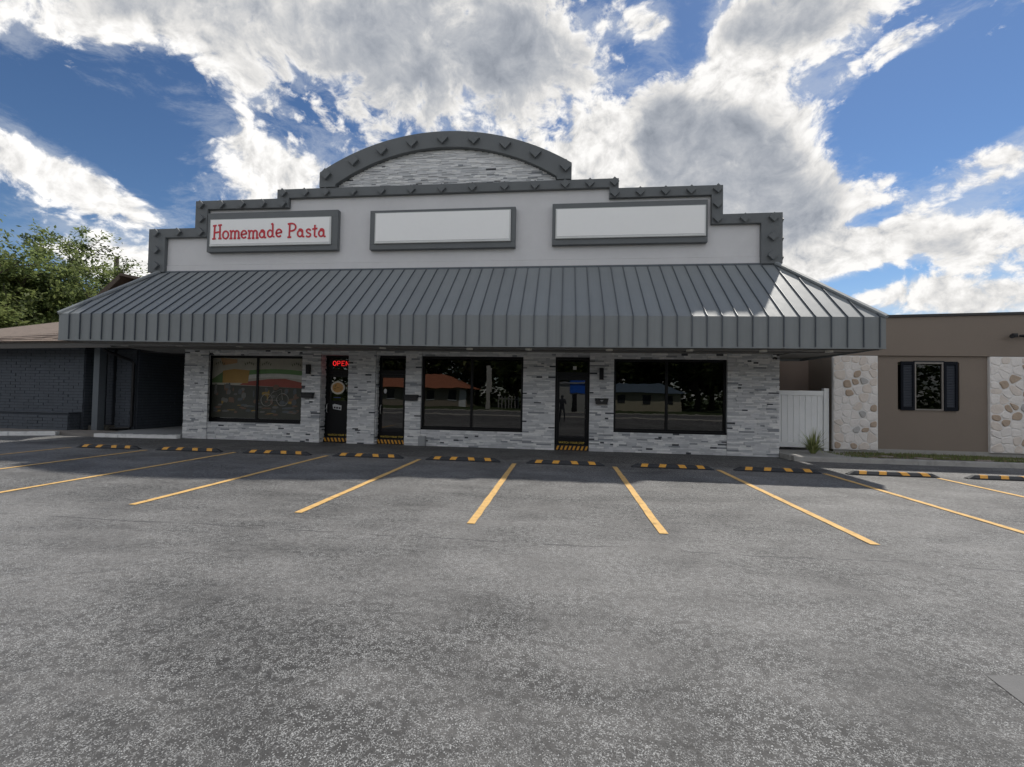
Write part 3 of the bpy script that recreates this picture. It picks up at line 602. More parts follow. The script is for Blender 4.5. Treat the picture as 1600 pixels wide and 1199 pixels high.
part('parapet_wall', MB().prism([(-13.04, 5.66), (-13.04, 6.56), (-11.56, 6.56), (-11.56, 7.46), (-8.76, 7.46), (-8.76, 7.74), (1.26, 7.74), (1.26, 7.43), (4.13, 7.43), (4.13, 6.59), (5.47, 6.59), (5.47, 5.66)], 13.37, 13.70).box(-13.04, 5.47, 13.358, 13.70, 5.36, 5.652), STUCCO, B, 'pale grey stucco parapet wall')
band_d = [(-13.34, 6.7), (-12.55, 6.71), (-11.75, 6.7), (-11.75, 7.13), (-13.32, 6.14), (-13.31, 5.62), (-11.77, 7.59), (-11.05, 7.58), (-10.34, 7.57), (-9.62, 7.57), (-8.93, 7.89), (-8.93, 7.55), (-8.19, 7.88), (-7.5, 7.87), (-6.6, 7.86), (-5.68, 7.86), (-4.73, 7.86), (-3.77, 7.86), (-2.82, 7.87), (-1.84, 7.86), (-.93, 7.86), (-.04, 7.87), (.68, 7.87), (1.39, 7.88), (1.40, 7.55), (2.12, 7.57), (2.83, 7.57), (3.54, 7.57), (4.27, 7.58), (4.27, 7.15), (4.27, 6.73), (5.0, 6.72), (5.77, 6.72), (5.75, 6.18), (5.74, 5.64)]
dm = MB().box(-.092, .092, -.085, .02, -.092, .092).mesh('diamond_stud', TRIM); da = MB().box(-.125, .125, -.10, .02, -.125, .125).mesh('diamond_stud', TRIM)
for x, z in band_d: link('diamond_stud', dm, trim, Matrix.Translation((x, YP0, z)) @ Matrix.Rotation(pi/4+random.uniform(-.05, .05), 4, 'Y'))
for x, z in [(-7.49, 8.41), (-6.6, 8.82), (-5.69, 9.12), (-4.73, 9.32), (-3.77, 9.39), (-2.8, 9.33), (-1.84, 9.14), (-.93, 8.83), (-.03, 8.39)]:
    link('diamond_stud', da, at, Matrix.Translation((x, YP0-.03, z)) @ Matrix.Rotation(pi/4+random.uniform(-.04, .04), 4, 'Y'))
for z in (6.72, 6.18, 5.64): link('diamond_stud', dm, trim, Matrix.Translation((6.03, 13.5, z)) @ Matrix.Rotation(pi/2, 4, 'Z') @ Matrix.Rotation(pi/4, 4, 'Y'))
for z in (6.7, 6.14): link('diamond_stud', dm, trim, Matrix.Translation((-13.63, 13.5, z)) @ Matrix.Rotation(-pi/2, 4, 'Z') @ Matrix.Rotation(pi/4, 4, 'Y'))
# ---------------------------------------------------------------- signs
def sign(label, o, f):
    t = thing('sign_board', label, 'sign', ((o[0]+o[1])/2, 13.3, o[2]), 'framed sign boxes on the parapet')
    x0, x1, z0, z1 = o; a, b, c, d = f
    part('frame', MB().box(x0, x1, 13.20, 13.366, z0, c).box(x0, x1, 13.20, 13.366, d, z1).box(x0, a, 13.20, 13.366, c, d).box(b, x1, 13.20, 13.366, c, d), TRIM, t, bevel=.006)
    part('face', MB().box(a+.008, b-.008, 13.17, 13.36, c+.008, d-.008), WHITEE, t, bevel=.006)
    part('panel', MB().box(a+.05, b-.05, 13.158, 13.169, c+.085, d-.035), WHITEP, t)
    part('retainer', MB().box(a+.02, b-.02, 13.150, 13.169, c+.015, c+.075), WHITEE, t)
    return t
s1 = sign('framed white sign reading Homemade Pasta in red letters', (-11.49, -7.06, 6.03, 7.29), (-11.38, -7.26, 6.185, 7.08))
s2 = sign('blank white framed sign below the middle of the arch', (-6.01, -1.49, 6.01, 7.22), (-5.85, -1.62, 6.17, 7.14))
s3 = sign('blank white framed sign on the right, above the third shop', (-.40, 4.00, 6.05, 7.27), (-.31, 3.95, 6.205, 7.115))
def ribbon(mb, pts, wd, y0, y1):
    P_ = [Vector(p) for p in pts]; n = len(P_); L = []; R_ = []
    closed = (P_[0]-P_[-1]).length < 1e-5
    for k in range(n):
        a = P_[k-1] if k > 0 else (P_[-2] if closed else P_[0]); b = P_[k+1] if k < n-1 else (P_[1] if closed else P_[-1])
        t = (b-a).normalized(); q = Vector((-t.y, t.x)); L.append(P_[k]+q*wd/2); R_.append(P_[k]-q*wd/2)
    for k in range(n-1): mb.prism([tuple(L[k]), tuple(L[k+1]), tuple(R_[k+1]), tuple(R_[k])], y0, y1)
def qt(c, a, b): return [(x*a, y*b) for x, y in c]
BOWL = lambda cx, cz, a, b, t0=0, t1=360: arcp(cx, cz, a, b, t0, t1, 18)
FONT = {'H': (.80, [[(.14, 0), (.17, 1)], [(.62, .02), (.60, 1.02)], [(.15, .46), (.61, .52)], [(.0, .0), (.27, .02)], [(.03, .97), (.31, 1.0)], [(.5, .02), (.76, .03)], [(.46, 1.0), (.74, 1.03)]]),
 'o': (.62, [BOWL(.29, .29, .23, .28)]),
 'm': (.90, [[(.12, 0), (.12, .56)], [(.0, .55), (.13, .57)], [(.0, .0), (.24, .0)], [(.12, .38)]+arcp(.29, .40, .15, .16, 170, 0, 8)+[(.44, 0)], [(.34, 0), (.54, 0)], [(.44, .38)]+arcp(.60, .40, .15, .16, 170, 0, 8)+[(.76, 0)], [(.66, 0), (.88, .01)]]),
 'e': (.60, [[(.07, .27), (.50, .35)]+arcp(.28, .30, .22, .27, 15, 320, 16)]),
 'a': (.66, [BOWL(.25, .24, .19, .22), arcp(.28, .38, .17, .18, 140, 10, 8)+[(.45, .08), (.50, .0), (.60, .03)]]),
 'd': (.68, [BOWL(.25, .27, .20, .25), [(.45, .98), (.47, .06), (.60, .02)], [(.32, .95), (.47, .99)]]),
 ' ': (.36, []),
 'P': (.76, [[(.16, 0), (.18, 1)], [(.02, 0), (.32, .01)], [(.02, .96), (.2, 1.0)]+arcp(.33, .73, .33, .27, 85, -90, 12)+[(.2, .46)]]),
 's': (.52, [[(.42, .44)]+arcp(.26, .43, .15, .13, 20, 200, 8)+[(.2, .31), (.34, .25)]+arcp(.26, .14, .17, .14, 30, -160, 9)]),
 't': (.50, [[(.24, .86), (.23, .12)]+arcp(.36, .12, .13, .12, 180, 300, 6), [(.04, .56), (.44, .60)]])}
txt = 'Homemade Pasta'; tot = sum(FONT[c][0] for c in txt); sc = 3.86/tot; hz = .435; x = -11.26; r = random.Random(4)
for ch in txt:
    adv, strokes = FONT[ch]; mb = MB(); dz = r.uniform(-.012, .012)
    for k, s_ in enumerate(strokes): ribbon(mb, [(x+p[0]*sc, 6.44+dz+p[1]*hz) for p in s_], .052, 13.146-.0006*k, 13.1575)
    if strokes: part('letter', mb, RED, s1)
    x += adv*sc
# ---------------------------------------------------------------- wall lamps, mailboxes, utility box
for x, z0_, z1_, lb in [(-7.98, 2.15, 2.45, 'slim black wall lamp on the stone pier right of the printed window'), (1.10, 2.10, 2.45, 'slim black wall lamp on the stone pier right of the glass door')]:
    t = thing('wall_lamp', lb, 'wall lamp', (x, 13.44, z0_), 'slim black up and down wall lamps')
    part('lamp_body', MB().box(x-.06, x+.06, 13.30, 13.40, z0_, z1_), BLACK, t, bevel=.008); part('bracket', MB().box(x-.04, x+.04, 13.40, 13.45, z0_+.1, z1_-.1), BLACK, t)
    part('lens', MB().box(x-.04, x+.04, 13.32, 13.38, z0_-.004, z0_), LAMPM, t)
for x0, x1, z, lb, em in [(-8.19, -7.80, 1.575, 'black mailbox on the stone pier between printed window and pasta door', 0), (-4.83, -4.42, 1.57, 'black mailbox on the pier right of the second door', 0), (.93, 1.30, 1.565, 'black mailbox with a pale emblem, right of the glass door', 1)]:
    t = thing('mailbox', lb, 'mailbox', ((x0+x1)/2, 13.44, z-.17), 'black wall mailboxes')
    part('box', MB().prism([(x0+.02, z-.175), (x1-.02, z-.175), (x1, z-.04), (x0, z-.04)], 13.32, 13.45), BLACKP, t, bevel=.006)
    part('lid', MB().box(x0-.005, x1+.005, 13.305, 13.45, z-.038, z-.005), BLACKP, t, bevel=.006)
    if em: part('emblem', MB().prism([((x0+x1)/2-.05, z-.06), ((x0+x1)/2+.05, z-.055), ((x0+x1)/2+.02, z-.09), ((x0+x1)/2, z-.10), ((x0+x1)/2-.03, z-.08)], 13.314, 13.319), GREY, t)
t = thing('utility_box', 'small grey utility box at the foot of the wall left of the middle window', 'utility box', (-4.25, 13.45, 0))
part('housing', MB().box(-4.37, -4.15, 13.36, 13.46, .01, .30), GREY, t, bevel=.006); part('cover', MB().box(-4.35, -4.17, 13.35, 13.359, .03, .28), GREY, t)
t = thing('security_camera', 'small white and black camera under the canopy at the right building corner', 'camera', (5.88, 13.4, 2.82))
part('mount', MB().box(5.84, 5.92, 13.36, 13.45, 2.80, 2.87), VINYL, t); part('housing', MB().tube([(5.88, 13.40, 2.79), (5.86, 13.24, 2.76)], .035, 10), BLACKP, t)
# ---------------------------------------------------------------- wheel stops
def prof(h0, w0): return [(-w0, 0), (-w0, h0*.35), (-w0*.45, h0), (w0*.45, h0), (w0, h0*.35), (w0, 0)]
def wheel_stop():
    t = thing('wheel_stop', 'x', 'wheel stop', (0, 0, 0)); L = .91; W_ = .08; H_ = .085
    mb = MB(); rings = [(-L, .25), (-L+.14, 1), (L-.14, 1), (L, .25)]
    for x, k in rings: mb.v += [(x, a*(1 if k == 1 else .8), b*k) for a, b in prof(H_, W_)]
    for q in range(3):
        for k in range(6): mb.f.append((q*6+k, q*6+(k+1) % 6, q*6+6+(k+1) % 6, q*6+6+k)); mb.m.append(0)
    mb.f += [(5, 4, 3, 2, 1, 0), (18, 19, 20, 21, 22, 23)]; mb.m += [0, 0]
    part('rubber_body', mb, RUB, t)
    for k, cx in enumerate((-.60, -.20, .20, .60)):
        s_ = .035 if k < 2 else -.035; y = MB(); hw = .075
        a = [(-W_*.45, H_), (W_*.45, H_)]; e = .0035
        p = prof(H_, W_)
        y.quad((cx-hw-s_, p[1][0]-e, p[1][1]), (cx+hw-s_, p[1][0]-e, p[1][1]), (cx+hw, p[2][0]-e*.5, p[2][1]+e), (cx-hw, p[2][0]-e*.5, p[2][1]+e))
        y.quad((cx-hw, p[2][0]-e*.5, p[2][1]+e), (cx+hw, p[2][0]-e*.5, p[2][1]+e), (cx+hw+s_*.4, p[3][0], p[3][1]+e), (cx-hw+s_*.4, p[3][0], p[3][1]+e))
        y.quad((cx-hw+s_*.4, p[3][0], p[3][1]+e), (cx+hw+s_*.4, p[3][0], p[3][1]+e), (cx+hw, p[4][0]+e, p[4][1]), (cx-hw, p[4][0]+e, p[4][1]))
        part('yellow_panel', y, YSTOP, t)
    return t
ws = wheel_stop(); kids = [c for c in ws.children]
lab = ['at the far left, before the dark passage', 'before the left corner pier, second from the left', 'below the printed window', 'before the two left doors', 'below the middle window, left of the centre line', 'before the middle window and glass door', 'below the left pane of the right window', 'before the right corner pier, nearest the curb end', 'on the sunlit asphalt before the flagstone pier', 'at the right photo edge']
for i, x in enumerate([-11.94, -9.62, -7.19, -4.78, -2.38, .07, 2.49, 4.77, 7.14, 9.5]):
    if i == 0: o = ws
    else:
        o = ws.copy(); COL.objects.link(o)
        for c in kids:
            d = c.copy(); COL.objects.link(d); d.parent = o; d.matrix_parent_inverse = Matrix.Identity(4)
    o.location = (x, 10.72+random.uniform(-.03, .03), 0); o.rotation_euler[2] = random.uniform(-.012, .012)
    tag(o, 'wheel stop with four yellow panels, '+lab[i], 'wheel stop', 'black and yellow wheel stops along the bays')
# ================================================================ DARK BRICK BUILDING (left)
H = thing('brick_building', 'low slate painted brick building with brown shingle roof at the left photo edge', 'building', (-18.5, 14.3, 0))
bw = part('front_wall', MB().box(-25, -17.06, 14.315, 14.9, 0, 3.02).box(-17.33, -17.06, 14.902, 15.6, 0, 3.02), MORTP, H)
def bricks(x0, x1, z0, z1, y, parent, L=.40, h=.105, single=True, seed=1, d=.022):
    r = random.Random(seed); z = z0; row = 0; mb = MB()
    while z < z1-.03:
        x = x1 - (L/2 if row % 2 else 0); hh = min(h, z1-z); first = True
        xr = x1
        while xr > x0+.01:
            ln = L/2 if (first and row % 2) else L; xl = max(x0, xr-ln); first = False
            dd = d+r.uniform(-.008, .010)
            if xr-xl > .04:
                if single and xr > -20.9: cube('brick', BRICKP, parent, (xl+xr)/2, y-dd/2+.005, z+hh/2, xr-xl-.014+r.uniform(-.006, .004), dd+.01, hh-.014+r.uniform(-.004, .003), Matrix.Rotation(r.uniform(-.012, .012), 4, 'Y'))
                else: mb.box(xl+.007, xr-.007, y-dd, y+.005, z+.007, z+hh-.007)
            xr = xl
        z += h; row += 1
    if mb.v: part('brickwork', mb, BRICKP, parent, stuff=True)
bricks(-24.5, -17.06, .71, 3.02, 14.315, bw, seed=1)
pl = part('planter_wall', MB().box(-25, -17.15, 13.925, 14.31, .05, .69), MORTP, H)
bricks(-24.5, -17.15, .09, .62, 13.925, pl, seed=2); part('planter_cap', MB().box(-25, -17.13, 13.89, 14.29, .692, .72), BRICKP, pl)
def bricks_x(y0, y1, z0, z1, x, parent, L=.40, h=.105, seed=1):
    r = random.Random(seed); mb = MB(); z = z0; row = 0
    while z < z1-.03:
        y = y0-(L/2 if row % 2 else 0)
        while y < y1:
            a, b = max(y, y0), min(y+L, y1)
            if b-a > .04: mb.box(x-.005, x+.018+r.uniform(-.006, .006), a+.008, b-.008, z+.008, min(z+h, z1)-.008)
            y += L
        z += h; row += 1
    part('brickwork', mb, BRICKP, parent, stuff=True)
bricks_x(14.32, 15.55, .1, 3.0, -17.06, bw, seed=6); bricks_x(13.93, 14.3, .09, .66, -17.15, pl, L=.12, seed=7)
ps = part('porch_post', MB().box(-16.57, -16.34, 14.2, 14.45, .05, 3.04), mat('slate_paint_post', (.11, .125, .14), .7, .12, 4), H, bevel=.006)
fin = part('brick_fin', MB().box(-16.66, -16.42, 14.80, 15.1, .24, 3.04), MORTP, H); bricks(-16.66, -16.42, .26, 3.0, 14.80, fin, L=.24, single=False, seed=3, d=.03)
part('step', MB().box(-17.05, -16.3, 14.5, 15.1, .0, .22), mat('stained_step', (.11, .105, .09), .9, .3, 5), H)
bk = part('back_wall', MB().box(-17.04, -15.52, 15.12, 15.3, 0, 3.05).box(-16.31, -15.52, 14.82, 15.10, 0, 3.05), MORTP, H); bricks(-16.31, -15.52, .12, 3.0, 14.82, bk, single=True, seed=4)
sw = part('passage_wall', MB().box(-15.75, -15.5, 14.85, 24, 0, 3.05).box(-15.49, -12.34, 23.8, 24, 0, 3.05), MORTP, H); bricks_x(14.86, 20.5, .12, 3.0, -15.5, sw, seed=5)
bricks_x(20.5, 23.7, .12, 3.0, -15.5, sw, seed=8)
part('passage_ceiling', MB().box(-15.74, -12.34, 14.93, 24, 2.92, 3.04), mat('dark_ceiling', (.03, .03, .032), .8), H)
part('eave_board', MB().prism([(-25, 2.80), (-15.2, 2.97), (-15.2, 3.17), (-25, 3.05)], 13.55, 13.60), mat('brown_grey_fascia', (.085, .078, .072), .7, .15, 3), H)
part('eave_soffit', MB().prism([(-25, 2.95), (-15.2, 3.07), (-15.2, 3.09), (-25, 2.97)], 13.602, 15.2), mat('eave_under', (.06, .058, .055), .8), H)
# shingle roof: courses laid between the eave and the rising hip edge
e0, e1 = Vector((-25, 13.5, 3.06)), Vector((-14.6, 13.5, 3.19)); h0, h1 = Vector((-25.6, 14.9, 3.30)), Vector((-15.6, 17.4, 5.15))
part('roof_deck', MB().quad(e0-Vector((0, 0, .03)), e1-Vector((0, 0, .03)), h1-Vector((0, 0, .03)), h0-Vector((0, 0, .03))).quad(h0, h1, Vector((-15.6, 22, 3.2)), Vector((-25.6, 17, 3.0))), SHING, H)
rc = 0; r = random.Random(9); SH = [SHING, mat('brown_shingle_light', (.245, .19, .155), .95, .25, 6, .01, 50), mat('brown_shingle_dark', (.15, .115, .095), .95, .25, 6, .01, 50)]
smb = MB(); NR = 15
for k in range(NR):
    a0 = e0+(h0-e0)*k/NR; a1 = e1+(h1-e1)*k/NR; b0 = e0+(h0-e0)*(k+1)/NR; b1 = e1+(h1-e1)*(k+1)/NR
    n = 26; off = .5 if k % 2 else 0
    for j in range(-1, n):
        u0 = max((j+off)/n, 0); u1 = min((j+1+off)/n, 1)
        if u1 <= u0: continue
        lift = Vector((0, -.006, .022+r.uniform(0, .006))); g = Vector((.004, 0, 0))
        p = [a0.lerp(a1, u0)+g+lift, a0.lerp(a1, u1)-g+lift, b0.lerp(b1, u1)-g, b0.lerp(b1, u0)+g]
        if u0 > .45 and rc < 280 and a0.lerp(a1, u0).x < -16:
            mb = MB(); q = [v-Vector((0, 0, .02)) for v in p]; mb.v += [tuple(v) for v in p+q]; mb.f += [(0, 1, 2, 3), (0, 4, 5, 1), (7, 6, 5, 4), (1, 5, 6, 2), (3, 7, 4, 0)]; mb.m += [0]*5
            part('shingle', mb, r.choice(SH), H); rc += 1
        else: smb.quad(*p, mi=r.randrange(3))
part('shingle_field', smb, SH, H, stuff=True)
dp = part('downspout', MB().tube([(-16.05, 14.05, 2.98), (-15.98, 14.1, 2.90), (-15.62, 14.72, 2.60), (-15.58, 14.76, 2.50), (-15.58, 14.76, .22), (-15.62, 14.74, .16), (-16.25, 14.60, .13)], .05, 8), BLACKP, H, 'bent black downspout')
# small gable behind
G = thing('gable_roof', 'small dark gable roof peeking above the left end of the canopy', 'roof', (-21.3, 20, 3))
part('roof_slope', MB().prism([(-23.6, 5.55), (-21.63, 7.24), (-21.60, 7.10), (-23.5, 5.40)], 19.6, 24).prism([(-21.63, 7.24), (-18.4, 6.55), (-18.4, 6.42), (-21.60, 7.10)], 19.6, 24), mat('dark_brown_shingle', (.09, .07, .058), .95, .2, 6), G)
part('gable_wall', MB().prism([(-23.3, 5.4), (-21.62, 7.05), (-18.6, 6.4), (-18.6, 3), (-23.3, 3)], 20.2, 20.4), mat('dark_gable_wall', (.05, .045, .04), .9), G)  # gable wall in one even dark brown
part('barge_board', MB().prism([(-23.6, 5.4), (-21.63, 7.10), (-21.63, 6.90), (-23.5, 5.22)], 19.55, 19.6), BARK, G)
# utility pole
t = thing('utility_pole', 'top of a weathered wooden utility pole behind the tree', 'utility pole', (-33.5, 30, 0))
part('pole', MB().tube([(-33.5, 30, 0), (-33.45, 30, 11.4)], [.2, .15], 10), BARK, t); part('crossarm', MB().box(-34.2, -32.7, 29.75, 29.87, 10.15, 10.27), BARK, t)
for k in (-34.1, -33.2, -32.8): part('insulator', MB().tube([(k, 29.8, 10.27), (k, 29.8, 10.42)], .05, 6), GREY, t)
for i, (dz, sag) in enumerate([(10.4, .8), (10.42, .9), (9.3, .7)]):
    x0 = [-34.1, -32.8, -33.4][i]
    o = part('overhead_wire', MB().tube([(x0+(30)*k/12*1.0, 29.8+12*k/12, dz-sag*4*(k/12)*(1-k/12)+2.0*k/12) for k in range(13)], .012, 4), BLACKP, None)
    tag(o, ['thin cable leaving the pole top towards the shop parapet, uppermost', 'thin cable from the right end of the pole crossarm', 'thin lower cable running from the wooden pole'][i], 'cable', 'cables from the wooden pole')

# ================================================================ BROWN STUCCO BUILDING (right)
R = thing('stucco_building', 'flat roofed brown stucco building with flagstone piers and a shuttered window', 'building', (11, 14.2, 0))
YW = 14.2
part('wall', MB().box(7.84, 9.62-.02, YW+.02, 22, .2, 2.95).box(9.60, 11.21, YW, YW+.3, .25, 1.40).box(9.60, 11.21, YW, YW+.3, 2.77, 2.95).box(11.21, 30, YW, YW+.3, .25, 2.95).box(9.04, 9.60, YW, YW+.019, .25, 2.95), BRN, R)
part('parapet_band', MB().prism([(7.84, 2.951), (30, 2.951), (30, 4.55), (9.3, 4.05), (7.84, 4.01)], YW-.06, YW+.4), BRN, R)
part('coping', MB().prism([(7.80, 4.012), (9.3, 4.052), (30, 4.552), (30, 4.62), (9.3, 4.125), (7.80, 4.085)], YW-.10, YW+.45), COPE, R)
part('flat_roof', MB().box(7.84, 30, YW+.41, 24, 3.0, 3.8), ROOFM, R)
part('side_wall', MB().box(6.04, 7.9, 15.5, 15.7, 0, 3.9).box(7.9, 8.4, 15.5, 15.7, 0, 3.9), mat('pinkish_brown_stucco', (.30, .235, .20), .92, .06, .7, .004, 110), R)
part('foundation', MB().box(7.86, 30, YW-.03, YW-.001, .10, .25), CONC, R)
part('floor', MB().box(8, 30, YW+.31, 22, .1, .2), DARKIN, R); part('interior_wall', MB().box(9.62, 29, 17, 17.1, .2, 2.9).box(9.62, 9.7, 14.6, 17, .2, 2.9), DARKIN, R)
# flagstone piers
def clip(poly, a, n_):
    out = []
    for i in range(len(poly)):
        p, q = poly[i], poly[(i+1) % len(poly)]; dp_ = (p-a).dot(n_); dq = (q-a).dot(n_)
        if dp_ <= 0: out.append(p)
        if dp_*dq < 0: out.append(p+(q-p)*(dp_/(dp_-dq)))
    return out
def chaikin(p):
    o = []
    for i in range(len(p)): a, b = p[i], p[(i+1) % len(p)]; o += [a*.78+b*.22, a*.22+b*.78]
    return o
def flag_pier(x0, x1, z0, z1, nx, nz, seed, label):
    r = random.Random(seed)
    pr = part('flagstone_pier', MB().box(x0, x1, YW-.075, YW+.015, z0, z1), MORTW, R, label)
    pts = [Vector((x0+(x1-x0)*(i+.5+r.uniform(-.36, .36))/nx, z0+(z1-z0)*(j+.5+r.uniform(-.36, .36))/nz)) for i in range(nx) for j in range(nz)]
    for i, p in enumerate(pts):
        poly = [Vector(v) for v in ((x0+.004, z0+.004), (x1-.004, z0+.004), (x1-.004, z1-.004), (x0+.004, z1-.004))]
        for q in sorted(pts, key=lambda q: (q-p).length)[1:14]:
            if poly: poly = clip(poly, (p+q)/2, (q-p).normalized())
        if len(poly) < 3: continue
        c = sum(poly, Vector((0, 0)))/len(poly)
        t = r.choices(range(4), [46, 31, 19, 4])[0]; k = {2: .80, 3: .80}.get(t, .955)
        poly = [c+(v-c)*k for v in poly]; poly = chaikin(chaikin(poly)) if t >= 2 else chaikin(poly)
        d = r.uniform(.006, .020) if t < 2 else r.uniform(.018, .03); base = YW-.076; n = len(poly)
        mb = MB(); mb.v += [(v.x, base+.01, v.y) for v in poly]+[(c.x+(v.x-c.x)*.97, base-d*.5, c.y+(v.y-c.y)*.97) for v in poly]+[(c.x+(v.x-c.x)*.82, base-d+r.uniform(-.004, .004), c.y+(v.y-c.y)*.82) for v in poly]
        for a in range(2):
            for j in range(n): mb.f.append((a*n+j, a*n+(j+1) % n, a*n+n+(j+1) % n, a*n+n+j)); mb.m.append(0)
        mb.f.append(tuple(range(2*n, 3*n))); mb.m.append(0)
        part('stone', mb, FLW[t], pr)
flag_pier(7.83, 9.02, .21, 2.94, 5, 12, 21, 'flagstone pier left of the window')
flag_pier(11.93, 14.3, .24, 2.94, 9, 12, 22, 'flagstone pier at the right photo edge')
# window with shutters
x0, x1, z0, z1 = 10.03, 10.78, 1.39, 2.775
wn = part('window', MB().box(x0, x0+.035, YW-.03, YW+.06, z0, z1).box(x1-.035, x1, YW-.03, YW+.06, z0, z1).box(x0+.035, x1-.035, YW-.03, YW+.06, z1-.05, z1).box(x0+.035, x1-.035, YW-.03, YW+.06, z0, z0+.04), mat('pale_window_frame', (.22, .20, .18), .5), R)
part('pane', MB().box(x0+.035, x1-.035, YW+.01, YW+.016, z0+.04, z1-.05), GLASSD, wn)
part('lintel', MB().box(x0-.02, x1+.02, YW-.04, YW-.001, z1+.002, z1+.035), BLACKP, wn)
for a, b in ((9.66, 10.02), (10.79, 11.14)):
    s_ = part('shutter', MB().box(a, a+.06, YW-.045, YW-.002, 1.385, 2.79).box(b-.06, b, YW-.045, YW-.002, 1.385, 2.79).box(a+.06, b-.06, YW-.045, YW-.002, 2.70, 2.79).box(a+.06, b-.06, YW-.045, YW-.002, 1.385, 1.475).box(a+.06, b-.06, YW-.012, YW-.002, 1.475, 2.70), SHUT, R)
    k = 0
    for i in range(26):
        z = 1.495+i*.0463; mb = MB(); mb.v += [(a+.062, YW-.036, z), (b-.062, YW-.036, z), (b-.062, YW-.014, z+.038), (a+.062, YW-.014, z+.038), (a+.062, YW-.030, z-.006), (b-.062, YW-.030, z-.006), (b-.062, YW-.013, z+.030), (a+.062, YW-.013, z+.030)]
        mb.f += [(0, 1, 2, 3), (7, 6, 5, 4), (0, 4, 5, 1), (3, 2, 6, 7)]; mb.m += [0]*4; part('louvre_slat', mb, mat('navy_slat_paint', (.02, .026, .038), .4, .1, 4), s_)
# wall light
t = thing('security_light', 'small dark twin head security light high on the brown wall', 'wall light', (12.55, 14.1, 3.5))
part('mount', MB().box(12.50, 12.62, 14.09, 14.139, 3.50, 3.60), BLACKP, t); part('lamp_head', MB().tube([(12.46, 14.10, 3.53), (12.36, 13.96, 3.50)], [.03, .06], 10), BLACKP, t); part('lamp_head', MB().tube([(12.66, 14.10, 3.53), (12.76, 13.96, 3.50)], [.03, .06], 10), BLACKP, t)
# vinyl gate
t = thing('vinyl_gate', 'white vinyl board gate between the stone pier and the flagstone pier', 'gate', (6.9, 14.35, .14))
YG = 14.30
part('post', MB().box(7.64, 7.78, YG-.05, YG+.09, .137, 1.98), VINYL, t, bevel=.008)
part('post', MB().box(6.04, 6.14, YG-.05, YG+.09, .137, 1.90), VINYL, t, bevel=.008)
part('rail', MB().box(6.14, 7.64, YG-.03, YG+.04, 1.76, 1.90), VINYL, t, bevel=.006); part('rail', MB().box(6.14, 7.64, YG-.03, YG+.04, .22, .37), VINYL, t, bevel=.006)
for k in range(9):
    a = 6.142+k*.1664; part('board', MB().box(a+.003, a+.1634, YG-.008+.002*(k % 2), YG+.015, .371, 1.759), VINYL, t, bevel=.004)
# spiky plant
r = random.Random(12); t = thing('spiky_plant', 'green spiky leaved plant in front of the white gate', 'plant', (6.95, 13.5, .13))
for k in range(130):
    a = r.uniform(0, 2*pi); L = r.uniform(.42, .78); lean = abs(r.gauss(.25, .75)); lean = min(lean, 1.4); wd = r.uniform(.016, .028); base = Vector((6.95+cos(a)*.05, 13.5+sin(a)*.05, .135)); pts = []
    for j in range(6):
        u = j/5; th = lean*(.35+.75*u); pts.append((base+Vector((cos(a)*sin(th)*L*u, sin(a)*sin(th)*L*u, cos(th)*L*u)), wd*(1-u*.95)))
    mb = MB(); side = Vector((-sin(a), cos(a), 0))
    for j in range(5):
        (p, w0), (q, w1_) = pts[j], pts[j+1]; mb.quad(p-side*w0, p+side*w0, q+side*w1_, q-side*w1_)
    part('leaf', mb, mat('plant_leaf_%d' % (k % 3), [(.24, .28, .09), (.34, .36, .15), (.16, .20, .07)][k % 3], .5, .3, 8), t)
mb = MB(); mb.tube([(6.95, 13.5, .12), (6.95, 13.5, .22)], [.07, .03], 8); part('stem', mb, BARK, t)

